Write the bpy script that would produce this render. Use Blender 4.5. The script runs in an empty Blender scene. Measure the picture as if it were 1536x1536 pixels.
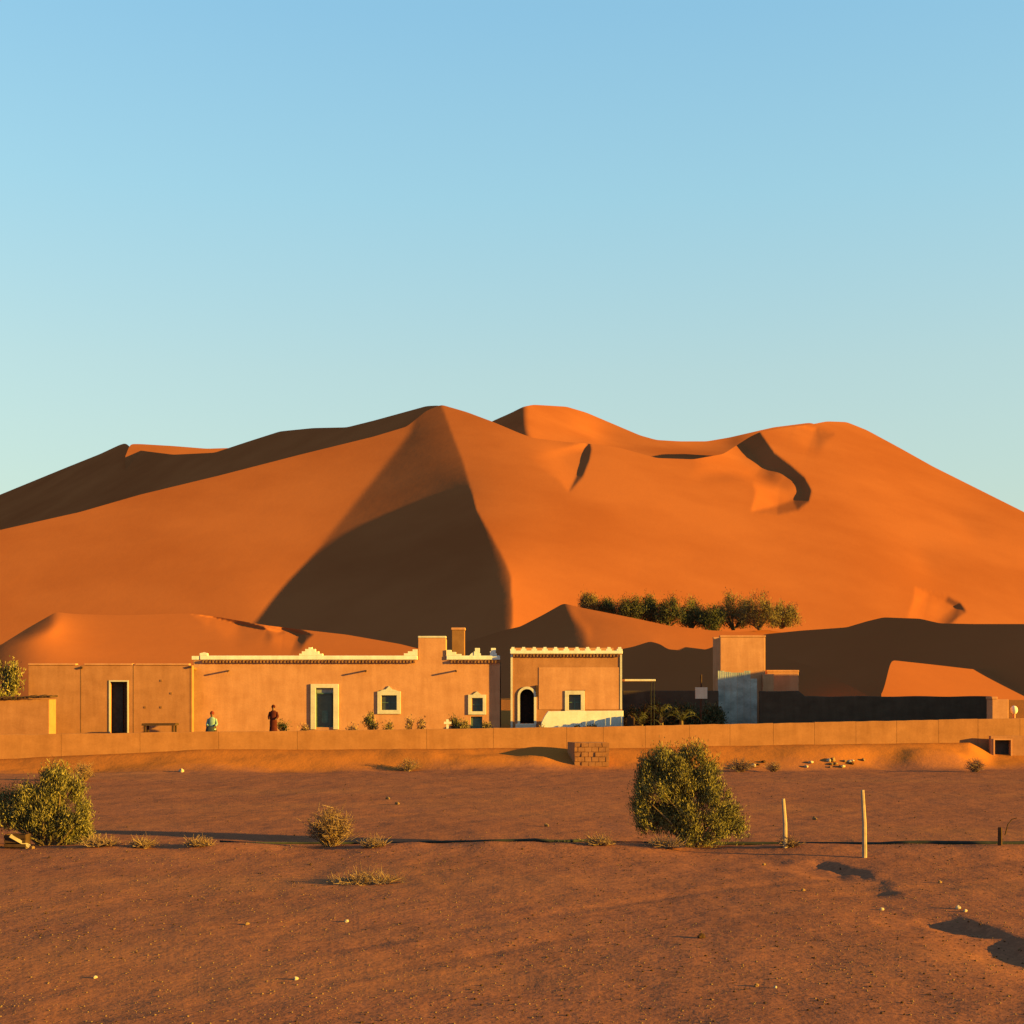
import bpy, bmesh, math, random
import numpy as np
from mathutils import Vector, Matrix
# ---------------------------------------------------------------- camera, world, sun, exposure
S = bpy.context.scene
F = 2000.0          # focal length in photograph pixels (photograph 1536 wide)
HY = 1040.0         # row of the horizon
H = 3.2             # camera height
SUN_AZ = 74.0       # degrees from straight behind the camera towards the right
SUN_EL = 8.5
cam_d = bpy.data.cameras.new('camera'); cam = bpy.data.objects.new('camera', cam_d)
S.collection.objects.link(cam); S.camera = cam
cam.location = (0, 0, H); cam.rotation_euler = (math.radians(90), 0, 0)
cam_d.sensor_width = 36; cam_d.lens = 36 * F / 1536
cam_d.shift_y = (HY - 768) / 1536
cam_d.clip_start = 0.2; cam_d.clip_end = 20000
a, e = math.radians(SUN_AZ), math.radians(SUN_EL)
L = Vector((math.sin(a) * math.cos(e), -math.cos(a) * math.cos(e), math.sin(e)))   # towards the sun
W = bpy.data.worlds.new('World'); S.world = W; W.use_nodes = True
nt = W.node_tree
for n in list(nt.nodes): nt.nodes.remove(n)
sky = nt.nodes.new('ShaderNodeTexSky'); sky.sky_type = 'NISHITA'; sky.sun_disc = False
sky.sun_elevation = math.radians(SUN_EL)
sky.sun_rotation = math.atan2(L.x, L.y)
sky.altitude = 700; sky.air_density = 2.05; sky.dust_density = 0.6; sky.ozone_density = 4.2
bg = nt.nodes.new('ShaderNodeBackground'); bg.inputs['Strength'].default_value = 0.113
out = nt.nodes.new('ShaderNodeOutputWorld')
# even the sky out a little: blend with a plain elevation gradient, the same all the way round
tcw = nt.nodes.new('ShaderNodeTexCoord'); spw = nt.nodes.new('ShaderNodeSeparateXYZ'); nt.links.new(tcw.outputs['Generated'], spw.inputs[0])
rmp = nt.nodes.new('ShaderNodeValToRGB'); nt.links.new(spw.outputs[2], rmp.inputs[0])
q_ = [(0.0, (.50, .65, .645)), (.19, (.485, .645, .65)), (.233, (.465, .64, .655)), (.347, (.345, .625, .74)), (.454, (.262, .55, .755)), (1.0, (.10, .29, .50))]
el_ = rmp.color_ramp.elements
while len(el_) < len(q_): el_.new(.5)
for e_, (p_, c_) in zip(el_, q_): e_.position = p_; e_.color = (*c_, 1)
scw = nt.nodes.new('ShaderNodeVectorMath'); scw.operation = 'SCALE'; scw.inputs['Scale'].default_value = 1/.479
nt.links.new(rmp.outputs[0], scw.inputs[0])
mxw = nt.nodes.new('ShaderNodeMix'); mxw.data_type = 'RGBA'; mxw.inputs[0].default_value = .7
nt.links.new(sky.outputs[0], mxw.inputs[6]); nt.links.new(scw.outputs[0], mxw.inputs[7])
nt.links.new(mxw.outputs[2], bg.inputs[0]); nt.links.new(bg.outputs[0], out.inputs[0])
sd = bpy.data.lights.new('sun', 'SUN'); sd.energy = 5.0; sd.angle = math.radians(0.55); sd.color = (1, 0.67, 0.06)
so = bpy.data.objects.new('sun', sd); S.collection.objects.link(so)
so.rotation_euler = L.to_track_quat('Z', 'Y').to_euler(); so.location = (60, -30, 60)
S.view_settings.view_transform = 'Standard'; S.view_settings.look = 'None'
S.view_settings.gamma = 1; S.view_settings.exposure = 2.085
S.view_settings.use_curve_mapping = False
S.render.resolution_x = S.render.resolution_y = 1024
C = S.collection
rng = np.random.default_rng(7); R = random.Random(11)

def P(px, py, d):            # photograph pixel at depth d -> world point
    return Vector(((px - 768) / F * d, d, H + (HY - py) / F * d))
# ---------------------------------------------------------------- noise helper
def vnoise(x, y, seed=0):
    xi = np.floor(x).astype(np.int64); yi = np.floor(y).astype(np.int64)
    fx = x - xi; fy = y - yi
    fx = fx*fx*fx*(fx*(fx*6-15)+10); fy = fy*fy*fy*(fy*(fy*6-15)+10)
    def h(i, j):
        n = (i * 374761393 + j * 668265263 + seed * 144665) & 0xffffffff
        n = ((n ^ (n >> 13)) * 1274126177) & 0xffffffff
        return ((n ^ (n >> 16)) & 0xffff) / 65535.0
    return (h(xi, yi)*(1-fx)+h(xi+1, yi)*fx)*(1-fy) + (h(xi, yi+1)*(1-fx)+h(xi+1, yi+1)*fx)*fy
def fbm(x, y, octv=4, seed=0):
    s = 0; amp = .5
    for i in range(octv):
        s = s + amp * (vnoise(x * 2**i, y * 2**i, seed + i) * 2 - 1); amp *= .5
    return s
def sstep(a, b, x):
    t = np.clip((x - a) / (b - a), 0, 1); return t*t*(3-2*t)
# ---------------------------------------------------------------- materials
def mat(name, build):
    m = bpy.data.materials.new(name); m.use_nodes = True
    n = m.node_tree; b = n.nodes['Principled BSDF']
    b.inputs['Roughness'].default_value = .9
    b.inputs['Specular IOR Level'].default_value = 0.0 if 'glass' not in name else .5
    build(n, b); return m
def N(n, t, **k):
    x = n.nodes.new(t)
    for a_, v in k.items():
        if a_ in x.inputs: x.inputs[a_].default_value = v
        else: setattr(x, a_, v)
    return x
def noise_col(n, b, c1, c2, scale, detail=4, mapping=None, lo=.35, hi=.65, rough=.55):
    tc = N(n, 'ShaderNodeTexCoord')
    src = tc.outputs['Object']
    if mapping:
        mp = N(n, 'ShaderNodeMapping'); mp.inputs['Scale'].default_value = mapping
        n.links.new(src, mp.inputs[0]); src = mp.outputs[0]
    no = N(n, 'ShaderNodeTexNoise', Scale=scale, Detail=detail, Roughness=rough)
    n.links.new(src, no.inputs['Vector'])
    cr = N(n, 'ShaderNodeValToRGB')
    cr.color_ramp.elements[0].position = lo; cr.color_ramp.elements[1].position = hi
    cr.color_ramp.elements[0].color = (*c1, 1); cr.color_ramp.elements[1].color = (*c2, 1)
    n.links.new(no.outputs[0], cr.inputs[0])
    return src, no, cr
def add_bump(n, b, src, scale, dist, strength=.5, detail=5, prev=None):
    no = N(n, 'ShaderNodeTexNoise', Scale=scale, Detail=detail, Roughness=.6)
    n.links.new(src, no.inputs['Vector'])
    bp = N(n, 'ShaderNodeBump', Strength=strength, Distance=dist)
    n.links.new(no.outputs[0], bp.inputs['Height'])
    if prev: n.links.new(prev.outputs[0], bp.inputs['Normal'])
    n.links.new(bp.outputs[0], b.inputs['Normal'])
    return bp
SAND1, SAND2 = (.214, .0555, .0180), (.254, .0705, .0235)
def b_sand(n, b):
    src, no, cr = noise_col(n, b, SAND1, SAND2, .02, 6)
    n.links.new(cr.outputs[0], b.inputs['Base Color'])
    p = add_bump(n, b, src, .05, 1.5, .10, 4)
    add_bump(n, b, src, 1.2, .05, .25, 3, p)
M_sand = mat('dune_sand', b_sand)
def b_adobe(c1, c2, streak=.35, bump=.010):
    def f(n, b):
        src, no, cr = noise_col(n, b, c1, c2, 1.1, 7, (1, 1, 1.6), .3, .7)
        no2 = N(n, 'ShaderNodeTexNoise', Scale=9, Detail=6, Roughness=.7)
        n.links.new(src, no2.inputs['Vector'])
        mx = N(n, 'ShaderNodeMix', data_type='RGBA', blend_type='MULTIPLY')
        mx.inputs[0].default_value = streak
        cr2 = N(n, 'ShaderNodeValToRGB'); cr2.color_ramp.elements[0].position = .3; cr2.color_ramp.elements[1].position = .6
        cr2.color_ramp.elements[0].color = (.72, .68, .62, 1); cr2.color_ramp.elements[1].color = (1, 1, 1, 1)
        n.links.new(no2.outputs[0], cr2.inputs[0])
        n.links.new(cr.outputs[0], mx.inputs[6]); n.links.new(cr2.outputs[0], mx.inputs[7])
        mp3 = N(n, 'ShaderNodeMapping'); mp3.inputs['Scale'].default_value = (2.6, 2.6, .22); n.links.new(src, mp3.inputs[0])
        no3 = N(n, 'ShaderNodeTexNoise', Scale=1.0, Detail=5, Roughness=.65); n.links.new(mp3.outputs[0], no3.inputs['Vector'])
        cr3 = N(n, 'ShaderNodeValToRGB'); cr3.color_ramp.elements[0].position = .30; cr3.color_ramp.elements[1].position = .62
        cr3.color_ramp.elements[0].color = (.70, .64, .58, 1); cr3.color_ramp.elements[1].color = (1, 1, 1, 1)
        n.links.new(no3.outputs[0], cr3.inputs[0])
        mx3 = N(n, 'ShaderNodeMix', data_type='RGBA', blend_type='MULTIPLY'); mx3.inputs[0].default_value = .5
        n.links.new(mx.outputs[2], mx3.inputs[6]); n.links.new(cr3.outputs[0], mx3.inputs[7])
        n.links.new(mx3.outputs[2], b.inputs['Base Color'])
        add_bump(n, b, src, 7, bump, .5, 6)
    return f
M_adobe = mat('adobe', b_adobe((.40, .165, .080), (.47, .205, .105)))
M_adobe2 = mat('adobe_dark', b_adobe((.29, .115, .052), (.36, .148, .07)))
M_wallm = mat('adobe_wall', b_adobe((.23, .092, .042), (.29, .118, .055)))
M_white = mat('limewash', b_adobe((.58, .49, .43), (.66, .57, .51), .3, .01))
def plain(name, c, rough=.8, metal=0):
    def f(n, b):
        src, no, cr = noise_col(n, b, tuple(x*.8 for x in c), tuple(min(1, x*1.15) for x in c), 6, 5)
        n.links.new(cr.outputs[0], b.inputs['Base Color'])
        b.inputs['Roughness'].default_value = rough; b.inputs['Metallic'].default_value = metal
    return mat(name, f)
M_dark = plain('dark_interior', (.012, .010, .010))
def b_leaf(c1, c2, c3):
    def f(n, b):
        g = N(n, 'ShaderNodeNewGeometry')
        cr = N(n, 'ShaderNodeValToRGB'); el = cr.color_ramp.elements
        el[0].color = (*c1, 1); el[1].color = (*c3, 1); m = el.new(.5); m.color = (*c2, 1)
        n.links.new(g.outputs['Random Per Island'], cr.inputs[0])
        n.links.new(cr.outputs[0], b.inputs['Base Color'])
        b.inputs['Roughness'].default_value = .75
    return f
M_leaf = mat('tamarisk_leaf', b_leaf((.045, .040, .016), (.12, .092, .032), (.23, .165, .065)))
M_leafd = mat('dark_leaf', b_leaf((.022, .024, .012), (.06, .055, .026), (.12, .095, .045)))
M_leafb = mat('brown_leaf', b_leaf((.075, .052, .022), (.14, .095, .04), (.20, .135, .058)))
M_dry = mat('dry_twig', b_leaf((.11, .055, .03), (.19, .105, .058), (.28, .165, .095)))
M_bark = plain('bark', (.12, .07, .035))
# ---------------------------------------------------------------- object helpers
def link(name, me, m=None, parent=None, smooth=False):
    o = bpy.data.objects.new(name, me); C.objects.link(o)
    if m is not None and not me.materials: me.materials.append(m)
    if smooth: me.polygons.foreach_set('use_smooth', [True] * len(me.polygons))
    if parent: o.parent = parent
    return o
def tag(o, label=None, cat=None, group=None, kind=None):
    if label: o['label'] = label
    if cat: o['category'] = cat
    if group: o['group'] = group
    if kind: o['kind'] = kind
    return o
def grid_mesh(name, V, nr, nc):
    me = bpy.data.meshes.new(name)
    idx = np.arange(nr * nc).reshape(nr, nc)
    q = np.stack([idx[:-1, :-1], idx[:-1, 1:], idx[1:, 1:], idx[1:, :-1]], -1).reshape(-1, 4)
    me.vertices.add(len(V)); me.vertices.foreach_set('co', np.asarray(V, dtype=np.float32).ravel())
    me.loops.add(q.size); me.loops.foreach_set('vertex_index', q.ravel().astype(np.int32))
    me.polygons.add(len(q)); me.polygons.foreach_set('loop_start', np.arange(0, q.size, 4, dtype=np.int32))
    me.update(calc_edges=True); me.validate(); return me
# ---------------------------------------------------------------- dunes: slopes drawn per face, integrated into one surface
def inpoly(X, Y, poly):
    r = np.zeros(X.shape, bool); n = len(poly)
    for i in range(n):
        x0, y0 = poly[i]; x1, y1 = poly[(i+1) % n]
        if y0 == y1: continue
        c = ((y0 > Y) != (y1 > Y)) & (X < (x1-x0)*(Y-y0)/(y1-y0)+x0)
        r ^= c
    return r
def blur(A, s):
    if s <= 0: return A
    r = int(3*s)+1; k = np.exp(-.5*(np.arange(-r, r+1)/s)**2); k /= k.sum()
    B = np.pad(A, ((r, r), (0, 0)), mode='edge'); B = sum(k[i]*B[i:i+A.shape[0]] for i in range(2*r+1))
    B = np.pad(B, ((0, 0), (r, r)), mode='edge'); return sum(k[i]*B[:, i:i+A.shape[1]] for i in range(2*r+1))
def poisson(gx, gy):         # least-squares potential of a gradient field, Neumann borders, via mirrored FFT
    n, m = gx.shape
    div = np.zeros((n, m))
    ax = (gx[:, 1:]+gx[:, :-1])/2; ay = (gy[1:]+gy[:-1])/2
    div[:, :-1] += ax; div[:, 1:] -= ax; div[:-1] += ay; div[1:] -= ay
    D = np.block([[div, div[:, ::-1]], [div[::-1], div[::-1, ::-1]]])
    Fh = np.fft.rfft2(D)
    ky = 2*np.cos(2*np.pi*np.arange(2*n)/(2*n))-2; kx = 2*np.cos(2*np.pi*np.arange(m+1)/(2*m))-2
    den = ky[:, None]+kx[None, :]; den[0, 0] = 1
    Fh /= den; Fh[0, 0] = 0
    return np.fft.irfft2(Fh, s=(2*n, 2*m))[:n, :m]
def dune(label_, crest, bottom, default, regions, anchor, x0=-400, x1=1936, ytop=560, step=2, sig=2.0, nrow=150, back=.5, rowpow=1.0, csm=2.2, notches=()):
    bl = bottom if isinstance(bottom, list) else [(x0, bottom), (x1, bottom)]
    ybot = max(q[1] for q in bl)+10
    xs = np.arange(x0, x1+1, step, dtype=float); ys = np.arange(ybot, ytop-1, -step, dtype=float)
    X, Y = np.meshgrid(xs, ys)
    GX = np.full(X.shape, float(default[0])); GY = np.full(X.shape, float(default[1]))
    for rg in regions:
        poly, gx_, gy_ = rg[:3]; sg = rg[3] if len(rg) > 3 else 1.0
        m_ = blur(inpoly(X, Y, poly).astype(float), sg/step)
        GX = GX*(1-m_)+gx_*m_; GY = GY*(1-m_)+gy_*m_
    U = (X-768)/F; Wv = (HY-Y)/F
    den = GY+U*GX-Wv
    k = 1/np.clip(den, .05, None)
    rw = k; ru = -GX*k
    ru = blur(ru, sig/step); rw = blur(rw, sig/step)
    rho = poisson(ru*step/F, rw*step/F)
    for pts_, side, Sl, W2 in notches:      # slip faces: sharp brink, steep lee, gentle run-out
        best = np.full(X.shape, 1e9); nn = np.zeros(X.shape); ws = np.zeros(X.shape); wq = np.zeros(X.shape)
        for (xa, ya, wa), (xb, yb, wb) in zip(pts_[:-1], pts_[1:]):
            dx, dy = xb-xa, yb-ya; l2 = dx*dx+dy*dy
            t = np.clip(((X-xa)*dx+(Y-ya)*dy)/l2, 0, 1); qx, qy = X-xa-t*dx, Y-ya-t*dy
            dist = np.hypot(qx, qy); n_ = dist*np.where((dx*qy-dy*qx)*side > 0, 1, -1)
            q4 = 1/(dist+1.5)**9; ws += (wa+(wb-wa)*t)*q4; wq += q4
            m_ = dist < best; nn = np.where(m_, n_, nn); best = np.where(m_, dist, best)
        w1 = np.maximum(ws/wq, .01); ex = np.maximum(nn-w1, 0)/(w1*W2)
        dl = np.where(nn <= 0, 0, np.where(nn < w1, nn, w1*np.exp(-ex*ex/(1+.35*ex))))*(1-sstep(30, 110, nn))
        rho = rho+Sl*blur(dl, .8/step)/F
    def samp(px, py):
        fx = np.clip((px-x0)/step, 0, len(xs)-1.001); fy = np.clip((ybot-py)/step, 0, len(ys)-1.001)
        i = np.floor(fy).astype(int); j = np.floor(fx).astype(int); fy = fy-i; fx = fx-j
        return (rho[i, j]*(1-fx)+rho[i, j+1]*fx)*(1-fy)+(rho[i+1, j]*(1-fx)+rho[i+1, j+1]*fx)*fy
    off = math.log(anchor[2])-float(samp(np.array(anchor[0]*1.), np.array(anchor[1]*1.)))
    cx = [c[0] for c in crest]; cy = [c[1] for c in crest]
    cols = np.arange(max(x0, cx[0]), min(x1, cx[-1])+.1, 1.5)
    # smooth the crest a little so that it is not a chain of straight lines
    bottom = np.interp(cols, [q[0] for q in bl], [q[1] for q in bl])[None, :]
    cc = np.interp(cols, cx, cy); kk = np.exp(-.5*(np.arange(-8, 9)/csm)**2); kk /= kk.sum()
    cc = np.convolve(np.pad(cc, 8, mode='edge'), kk, mode='valid')
    t = (np.linspace(0, 1, nrow)**rowpow)[:, None]
    PY = bottom+(np.minimum(cc[None, :], bottom-.5)-bottom)*t
    PX = np.broadcast_to(cols[None, :], PY.shape)
    D = np.exp(samp(PX, PY)+off)
    Vx = (PX-768)/F*D; Vz = H+(HY-PY)/F*D
    # lee side: away from the camera, down below the ground
    nb = 16
    zc = Vz[-1]; dc = D[-1]; hb = (zc+6)/back
    tb = (np.linspace(0, 1, nb+1)[1:, None])**1.3
    Db = dc[None, :]+hb[None, :]*tb; zb = zc[None, :]-(zc+6)[None, :]*tb
    Vx = np.vstack([Vx, ((cols-768)/F)[None, :]*Db]); Dd = np.vstack([D, Db]); Vz = np.vstack([Vz, zb])
    nr, nc = Vx.shape
    V = np.stack([Vx.ravel(), Dd.ravel(), Vz.ravel()], -1)
    me = grid_mesh('dune', V, nr, nc)
    o = link('sand_dune', me, M_sand, smooth=True)
    # crisp crest
    me.update()
    att = me.attributes.new('sharp_edge', 'BOOLEAN', 'EDGE')
    ev = np.zeros(len(me.edges)*2, dtype=np.int32); me.edges.foreach_get('vertices', ev); ev = ev.reshape(-1, 2)
    r0 = (nrow-1)*nc; c_ = ((ev >= r0) & (ev < r0+nc)).all(1)
    att.data.foreach_set('value', c_)
    tag(o, label_, kind='structure')
    print('dune', label_[:30], 'D', D.min(), D.max(), 'z', Vz[:nrow].min(), Vz.max())
    return o
R1 = [(662, 607), (680, 655), (694, 690), (704, 725), (714, 765), (735, 800), (757, 840), (767, 865), (769, 930), (760, 1010)]
dune('great orange sand dune with a knife edge ridge running down from its summit',
     [(-400, 885), (-200, 842), (0, 795), (120, 768), (210, 742), (330, 713), (450, 682), (560, 655), (610, 640), (640, 616), (662, 607), (700, 618), (740, 633), (780, 650), (800, 657),
      (850, 663), (900, 667), (930, 672), (985, 687), (1040, 689), (1085, 681), (1105, 668), (1125, 655), (1140, 648), (1180, 641), (1215, 637), (1240, 632), (1270, 633), (1300, 645), (1350, 672), (1400, 700), (1470, 735), (1536, 768), (1700, 850), (1936, 950)],
     1000, (-.22, .46),
     [([(-420, 500), (662, 500)] + R1 + [(-420, 1010)], -.03, .52),                                        # broad left face
      ([(662, 500), (625, 600), (618, 645), (560, 720), (480, 820), (412, 920), (400, 1010)] + R1[::-1], .075, .44, 3),   # dim face beside the ridge
      ([(716, 735), (640, 785), (575, 840), (520, 880), (450, 925), (430, 1010), (760, 1010), (769, 930), (767, 865), (757, 840), (735, 800)], .50, .44, 8),   # dark foot of it
      ([(662, 500)] + R1 + [(1300, 1010), (1300, 500)], -.22, .46, .5),
      ([(1230, 500), (1262, 632), (1300, 1010), (1950, 1010), (1950, 500)], -.28, .45, 50),
      ([(1380, 838), (1440, 845), (1500, 862), (1700, 930), (1700, 960), (1520, 895), (1450, 880), (1400, 862)], .06, .42, 9),
      ([(1440, 787), (1490, 797), (1700, 850), (1700, 880), (1530, 825), (1470, 808)], .0, .42, 9),
      ], (662, 612, 520.0), sig=.7,
     notches=[([(1090, 540, 0), (1118, 600, 20), (1138, 646, 32), (1160, 678, 26), (1186, 698, 15), (1206, 716, 12), (1217, 736, 13), (1213, 752, 15), (1196, 765, 16), (1166, 772, 13), (1126, 768, 0)], 1, 3.0, 9.0),
              ([(884, 662, 0), (887, 674, 9), (884, 690, 11), (874, 715, 9), (853, 739, 0)], 1, 2.4, 9),
              ([(1372, 880, 0), (1395, 886, 7), (1422, 894, 10), (1440, 904, 10), (1450, 918, 0)], 1, 2.4, 9.0),
              ([(1140, 640, 0), (1190, 636, 4), (1225, 640, 7), (1254, 651, 0)], 1, 3.0, 3)])
dune('dark shaded dune behind the great left face, its crest rising to the summit',
     [(-400, 905), (-200, 830), (0, 742), (100, 701), (150, 681), (180, 667), (190, 664), (197, 674), (260, 682), (322, 679), (370, 663), (420, 647), (470, 642), (520, 641), (560, 631), (600, 620), (640, 609), (662, 608), (668, 625), (674, 660)],
     [(-400, 960), (0, 850), (330, 760), (560, 690), (674, 662)], (.50, .46), [], (662, 612, 560.0), x1=674)
dune('small far dune with a thin sunlit top left of the summit',
     [(188, 690), (193, 666), (210, 666), (260, 669), (310, 673), (345, 672), (400, 690)],
     760, (-.1, .4), [], (250, 672, 900.0), x0=150, x1=420, back=.3)
dune('orange dune summit rising behind the saddle with a dark slip face',
     [(600, 700), (700, 655), (740, 631), (765, 620), (785, 610), (800, 607), (850, 610), (880, 619), (920, 636), (960, 653), (985, 660), (1020, 662), (1060, 662), (1095, 656), (1125, 649), (1160, 641), (1215, 634), (1300, 660), (1400, 720)],
     800, (-.20, .42),
     [([(500, 500), (786, 500), (788, 612), (786, 635), (792, 655), (800, 700), (500, 800)], .6, .46, 3),
      ([(870, 640), (940, 663), (1000, 672), (1110, 664), (1110, 700), (900, 700)], -.02, .27, 8)], (850, 620, 700.0), x0=600, x1=1400)
dune('low sunlit dune lying behind the long adobe house',
     [(-400, 1000), (-150, 985), (0, 968), (40, 943), (84, 918), (110, 921), (180, 923), (285, 920), (330, 926), (400, 938), (440, 943), (520, 952), (600, 966), (640, 976), (700, 1000), (740, 1060)],
     1064, (-.13, .24),
     [([(-420, 800), (84, 800), (84, 918), (90, 930), (78, 945), (40, 958), (-10, 966), (-420, 980)], .34, .28, 5),
      ],
     (285, 925, 165.0), x1=740, ytop=860, nrow=110, back=.4,
     notches=[([(285, 921, 0), (320, 923, 4), (360, 930, 7), (400, 941, 5), (430, 949, 0)], 1, 5.0, 2.0), ([(392, 934, 0), (425, 937, 7), (450, 944, 8), (470, 952, 0)], 1, 5.0, 2.0)])
dune('pointed low dune with a dark left face behind the crenellated house',
     [(610, 1058), (640, 1010), (690, 966), (740, 950), (757, 945), (780, 940), (815, 922), (845, 905), (870, 911), (900, 917), (960, 929), (1000, 938), (1060, 945), (1100, 948), (1150, 945), (1250, 960), (1320, 985), (1380, 1058)],
     1060, (-.17, .26),
     [([(500, 850), (845, 850), (846, 905), (858, 925), (880, 945), (890, 985), (860, 1070), (500, 1070)], .42, .30, 5),
      ([(860, 915), (960, 940), (1045, 952), (985, 962), (960, 975), (880, 985), (885, 945)], .19, .25, 4),
      ],
     (845, 908, 170.0), x0=540, x1=1380, ytop=840, nrow=90, back=.45)
dune('small shaded dune fold behind the palm garden',
     [(850, 1058), (880, 985), (920, 976), (950, 970), (975, 962), (990, 966), (1002, 974), (1030, 976), (1060, 974), (1080, 966), (1130, 975), (1220, 1000), (1330, 1058)],
     1062, (.40, .30), [], (980, 965, 118.0), x0=850, x1=1330, ytop=860, nrow=60, back=.4)
dune('long low dune in deep shade stretching to the right edge',
     [(1000, 1058), (1040, 1000), (1100, 965), (1150, 951), (1200, 946), (1270, 941), (1300, 932), (1325, 926), (1380, 928), (1410, 935), (1460, 936), (1540, 936), (1570, 950), (1620, 1058)],
     1060, (.42, .31), [], (1330, 930, 140.0), x0=1000, x1=1620, ytop=860, nrow=80, back=.5)
dune('bright low dune with a sharp left edge behind the brown yard wall',
     [(1322, 1045), (1330, 1020), (1335, 990), (1345, 991), (1400, 997), (1460, 1004), (1490, 1002), (1536, 986), (1700, 960), (1936, 950)],
     1062, (-.26, .25), [([(1360, 985), (1936, 930), (1936, 1020), (1500, 1012)], -.14, .24, 6)], (1400, 1000, 112.0), x0=1322, ytop=900, nrow=60, back=.4)
# ---------------------------------------------------------------- ground
GUL = [(px_, py_, 3.15*F/(py_-HY), h_) for px_, py_, h_ in ((1190, 1284, 0), (1235, 1292, .10), (1290, 1301, .14), (1315, 1316, .04), (1345, 1338, .06), (1365, 1350, .0), (1385, 1362, .05), (1425, 1380, .15), (1480, 1393, .16), (1505, 1404, .03), (1525, 1420, .13), (1600, 1450, .14), (1720, 1500, 0))]
GUL = [((p_[0]-768)/F*p_[2], p_[2], p_[3]) for p_ in GUL]
def gully(x, y):
    best = np.full(x.shape, 1e9); val = np.zeros(x.shape)
    for (x0, y0, h0), (x1, y1, h1) in zip(GUL[:-1], GUL[1:]):
        dx, dy = x1-x0, y1-y0; l2 = dx*dx+dy*dy
        t = np.clip(((x-x0)*dx+(y-y0)*dy)/l2, 0, 1); qx, qy = x-x0-t*dx, y-y0-t*dy
        dist = np.hypot(qx, qy); sg = np.where(dx*qy-dy*qx > 0, 1, -1)*np.where(dy < 0, 1, -1); h = h0+(h1-h0)*t
        n = dist*sg; h = h*(.75+.6*fbm(x*1.3, y*.7, 3, 60)); sh = np.where(n > 0, 1-sstep(.0, .28, n), 1-sstep(0, 1.5, -n))
        m = dist < best; val = np.where(m, h*sh, val); best = np.where(m, dist, best)
    return val
def wall_d(px): return np.interp(px, [-400, 0, 768, 1536, 2000], [57, 58, 60.5, 63, 65])
def G(x, y):
    x = np.asarray(x, float); y = np.asarray(y, float)
    px = 768+x/np.maximum(y, 5)*F
    edge = 28.1+.35*fbm(x*.25, x*0+3.3, 3, 5)+.35*np.maximum(x, 0)*-.02
    A = .10+.08*sstep(-7, 12, x)
    z = -A*sstep(edge, edge+.7, y)
    z = z+.16*np.exp(-((y-edge+.9)/.9)**2)*(.6+.8*fbm(x*.5, y*.5, 3, 9))
    z = z+.05*fbm(x*.22, y*.22, 4, 1)*sstep(6, 12, y)+.02*fbm(x*1.4, y*1.4, 3, 2)
    z = z-.85*gully(x+.3*fbm(x*1.6, y*1.1, 4, 77), y+.9*fbm(x*1.1, y*1.1, 4, 78))
    cu = y-(16.8+.75*x+.5*np.sin(x*.45)); z = z-.022*(np.exp(-(cu/.2)**2)+np.exp(-((cu-1.9)/.2)**2))*(.5+fbm(x*.6, y*.6, 3, 90))*sstep(8, 12, y)*(1-sstep(24, 27, y))
    wd = wall_d(px)
    def mound(cx, cy, hx, hy, h): return h*np.exp(-((px-cx)/hx)**4)*np.where(y < cy, np.exp(-((y-cy)/hy)**2), np.exp(-((y-cy)/(hy*.45))**2))
    z = z+mound(740, 58.3, 105, 1.3, .22)+mound(825, 59.6, 40, .8, .22)+mound(1405, 60.6, 50, 1.0, .3)+mound(1240, 60.5, 60, 1.2, .12)+mound(620, 58.6, 40, .9, .12)
    base = np.interp(px, [0, 300, 900, 1400, 1455, 1488, 1560], [.36, .70, .72, .88, .88, .35, .35])
    lo = -A*1.0
    rise = sstep(wd-3.3, wd-.3, y)
    z = z+(base-lo)*rise*.98+.20*fbm(x*.22, y*.5, 3, 21)*sstep(wd-5, wd-2.5, y)*(1-sstep(wd-1.2, wd-.2, y))
    z = z+(1.0-base)*sstep(wd+.5, wd+5, y)+1.7*sstep(76, 104, y)
    return z
def g(x, y): return float(G(x, y))
ys = np.concatenate([np.linspace(-60, 6, 20), np.arange(6.3, 40, .16), np.arange(40, 72, .22), 72*1.03**np.arange(0, 150)])
ts = np.linspace(-1, 1, 521); xs = 22*ts+6*ts**3+4000*ts**15
X, Y = np.meshgrid(xs, ys)
X = X*(1+np.maximum(0, Y-20)/55)
gr = link('ground', grid_mesh('ground', np.stack([X.ravel(), Y.ravel(), G(X, Y).ravel()], -1), *X.shape), smooth=True)
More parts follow.
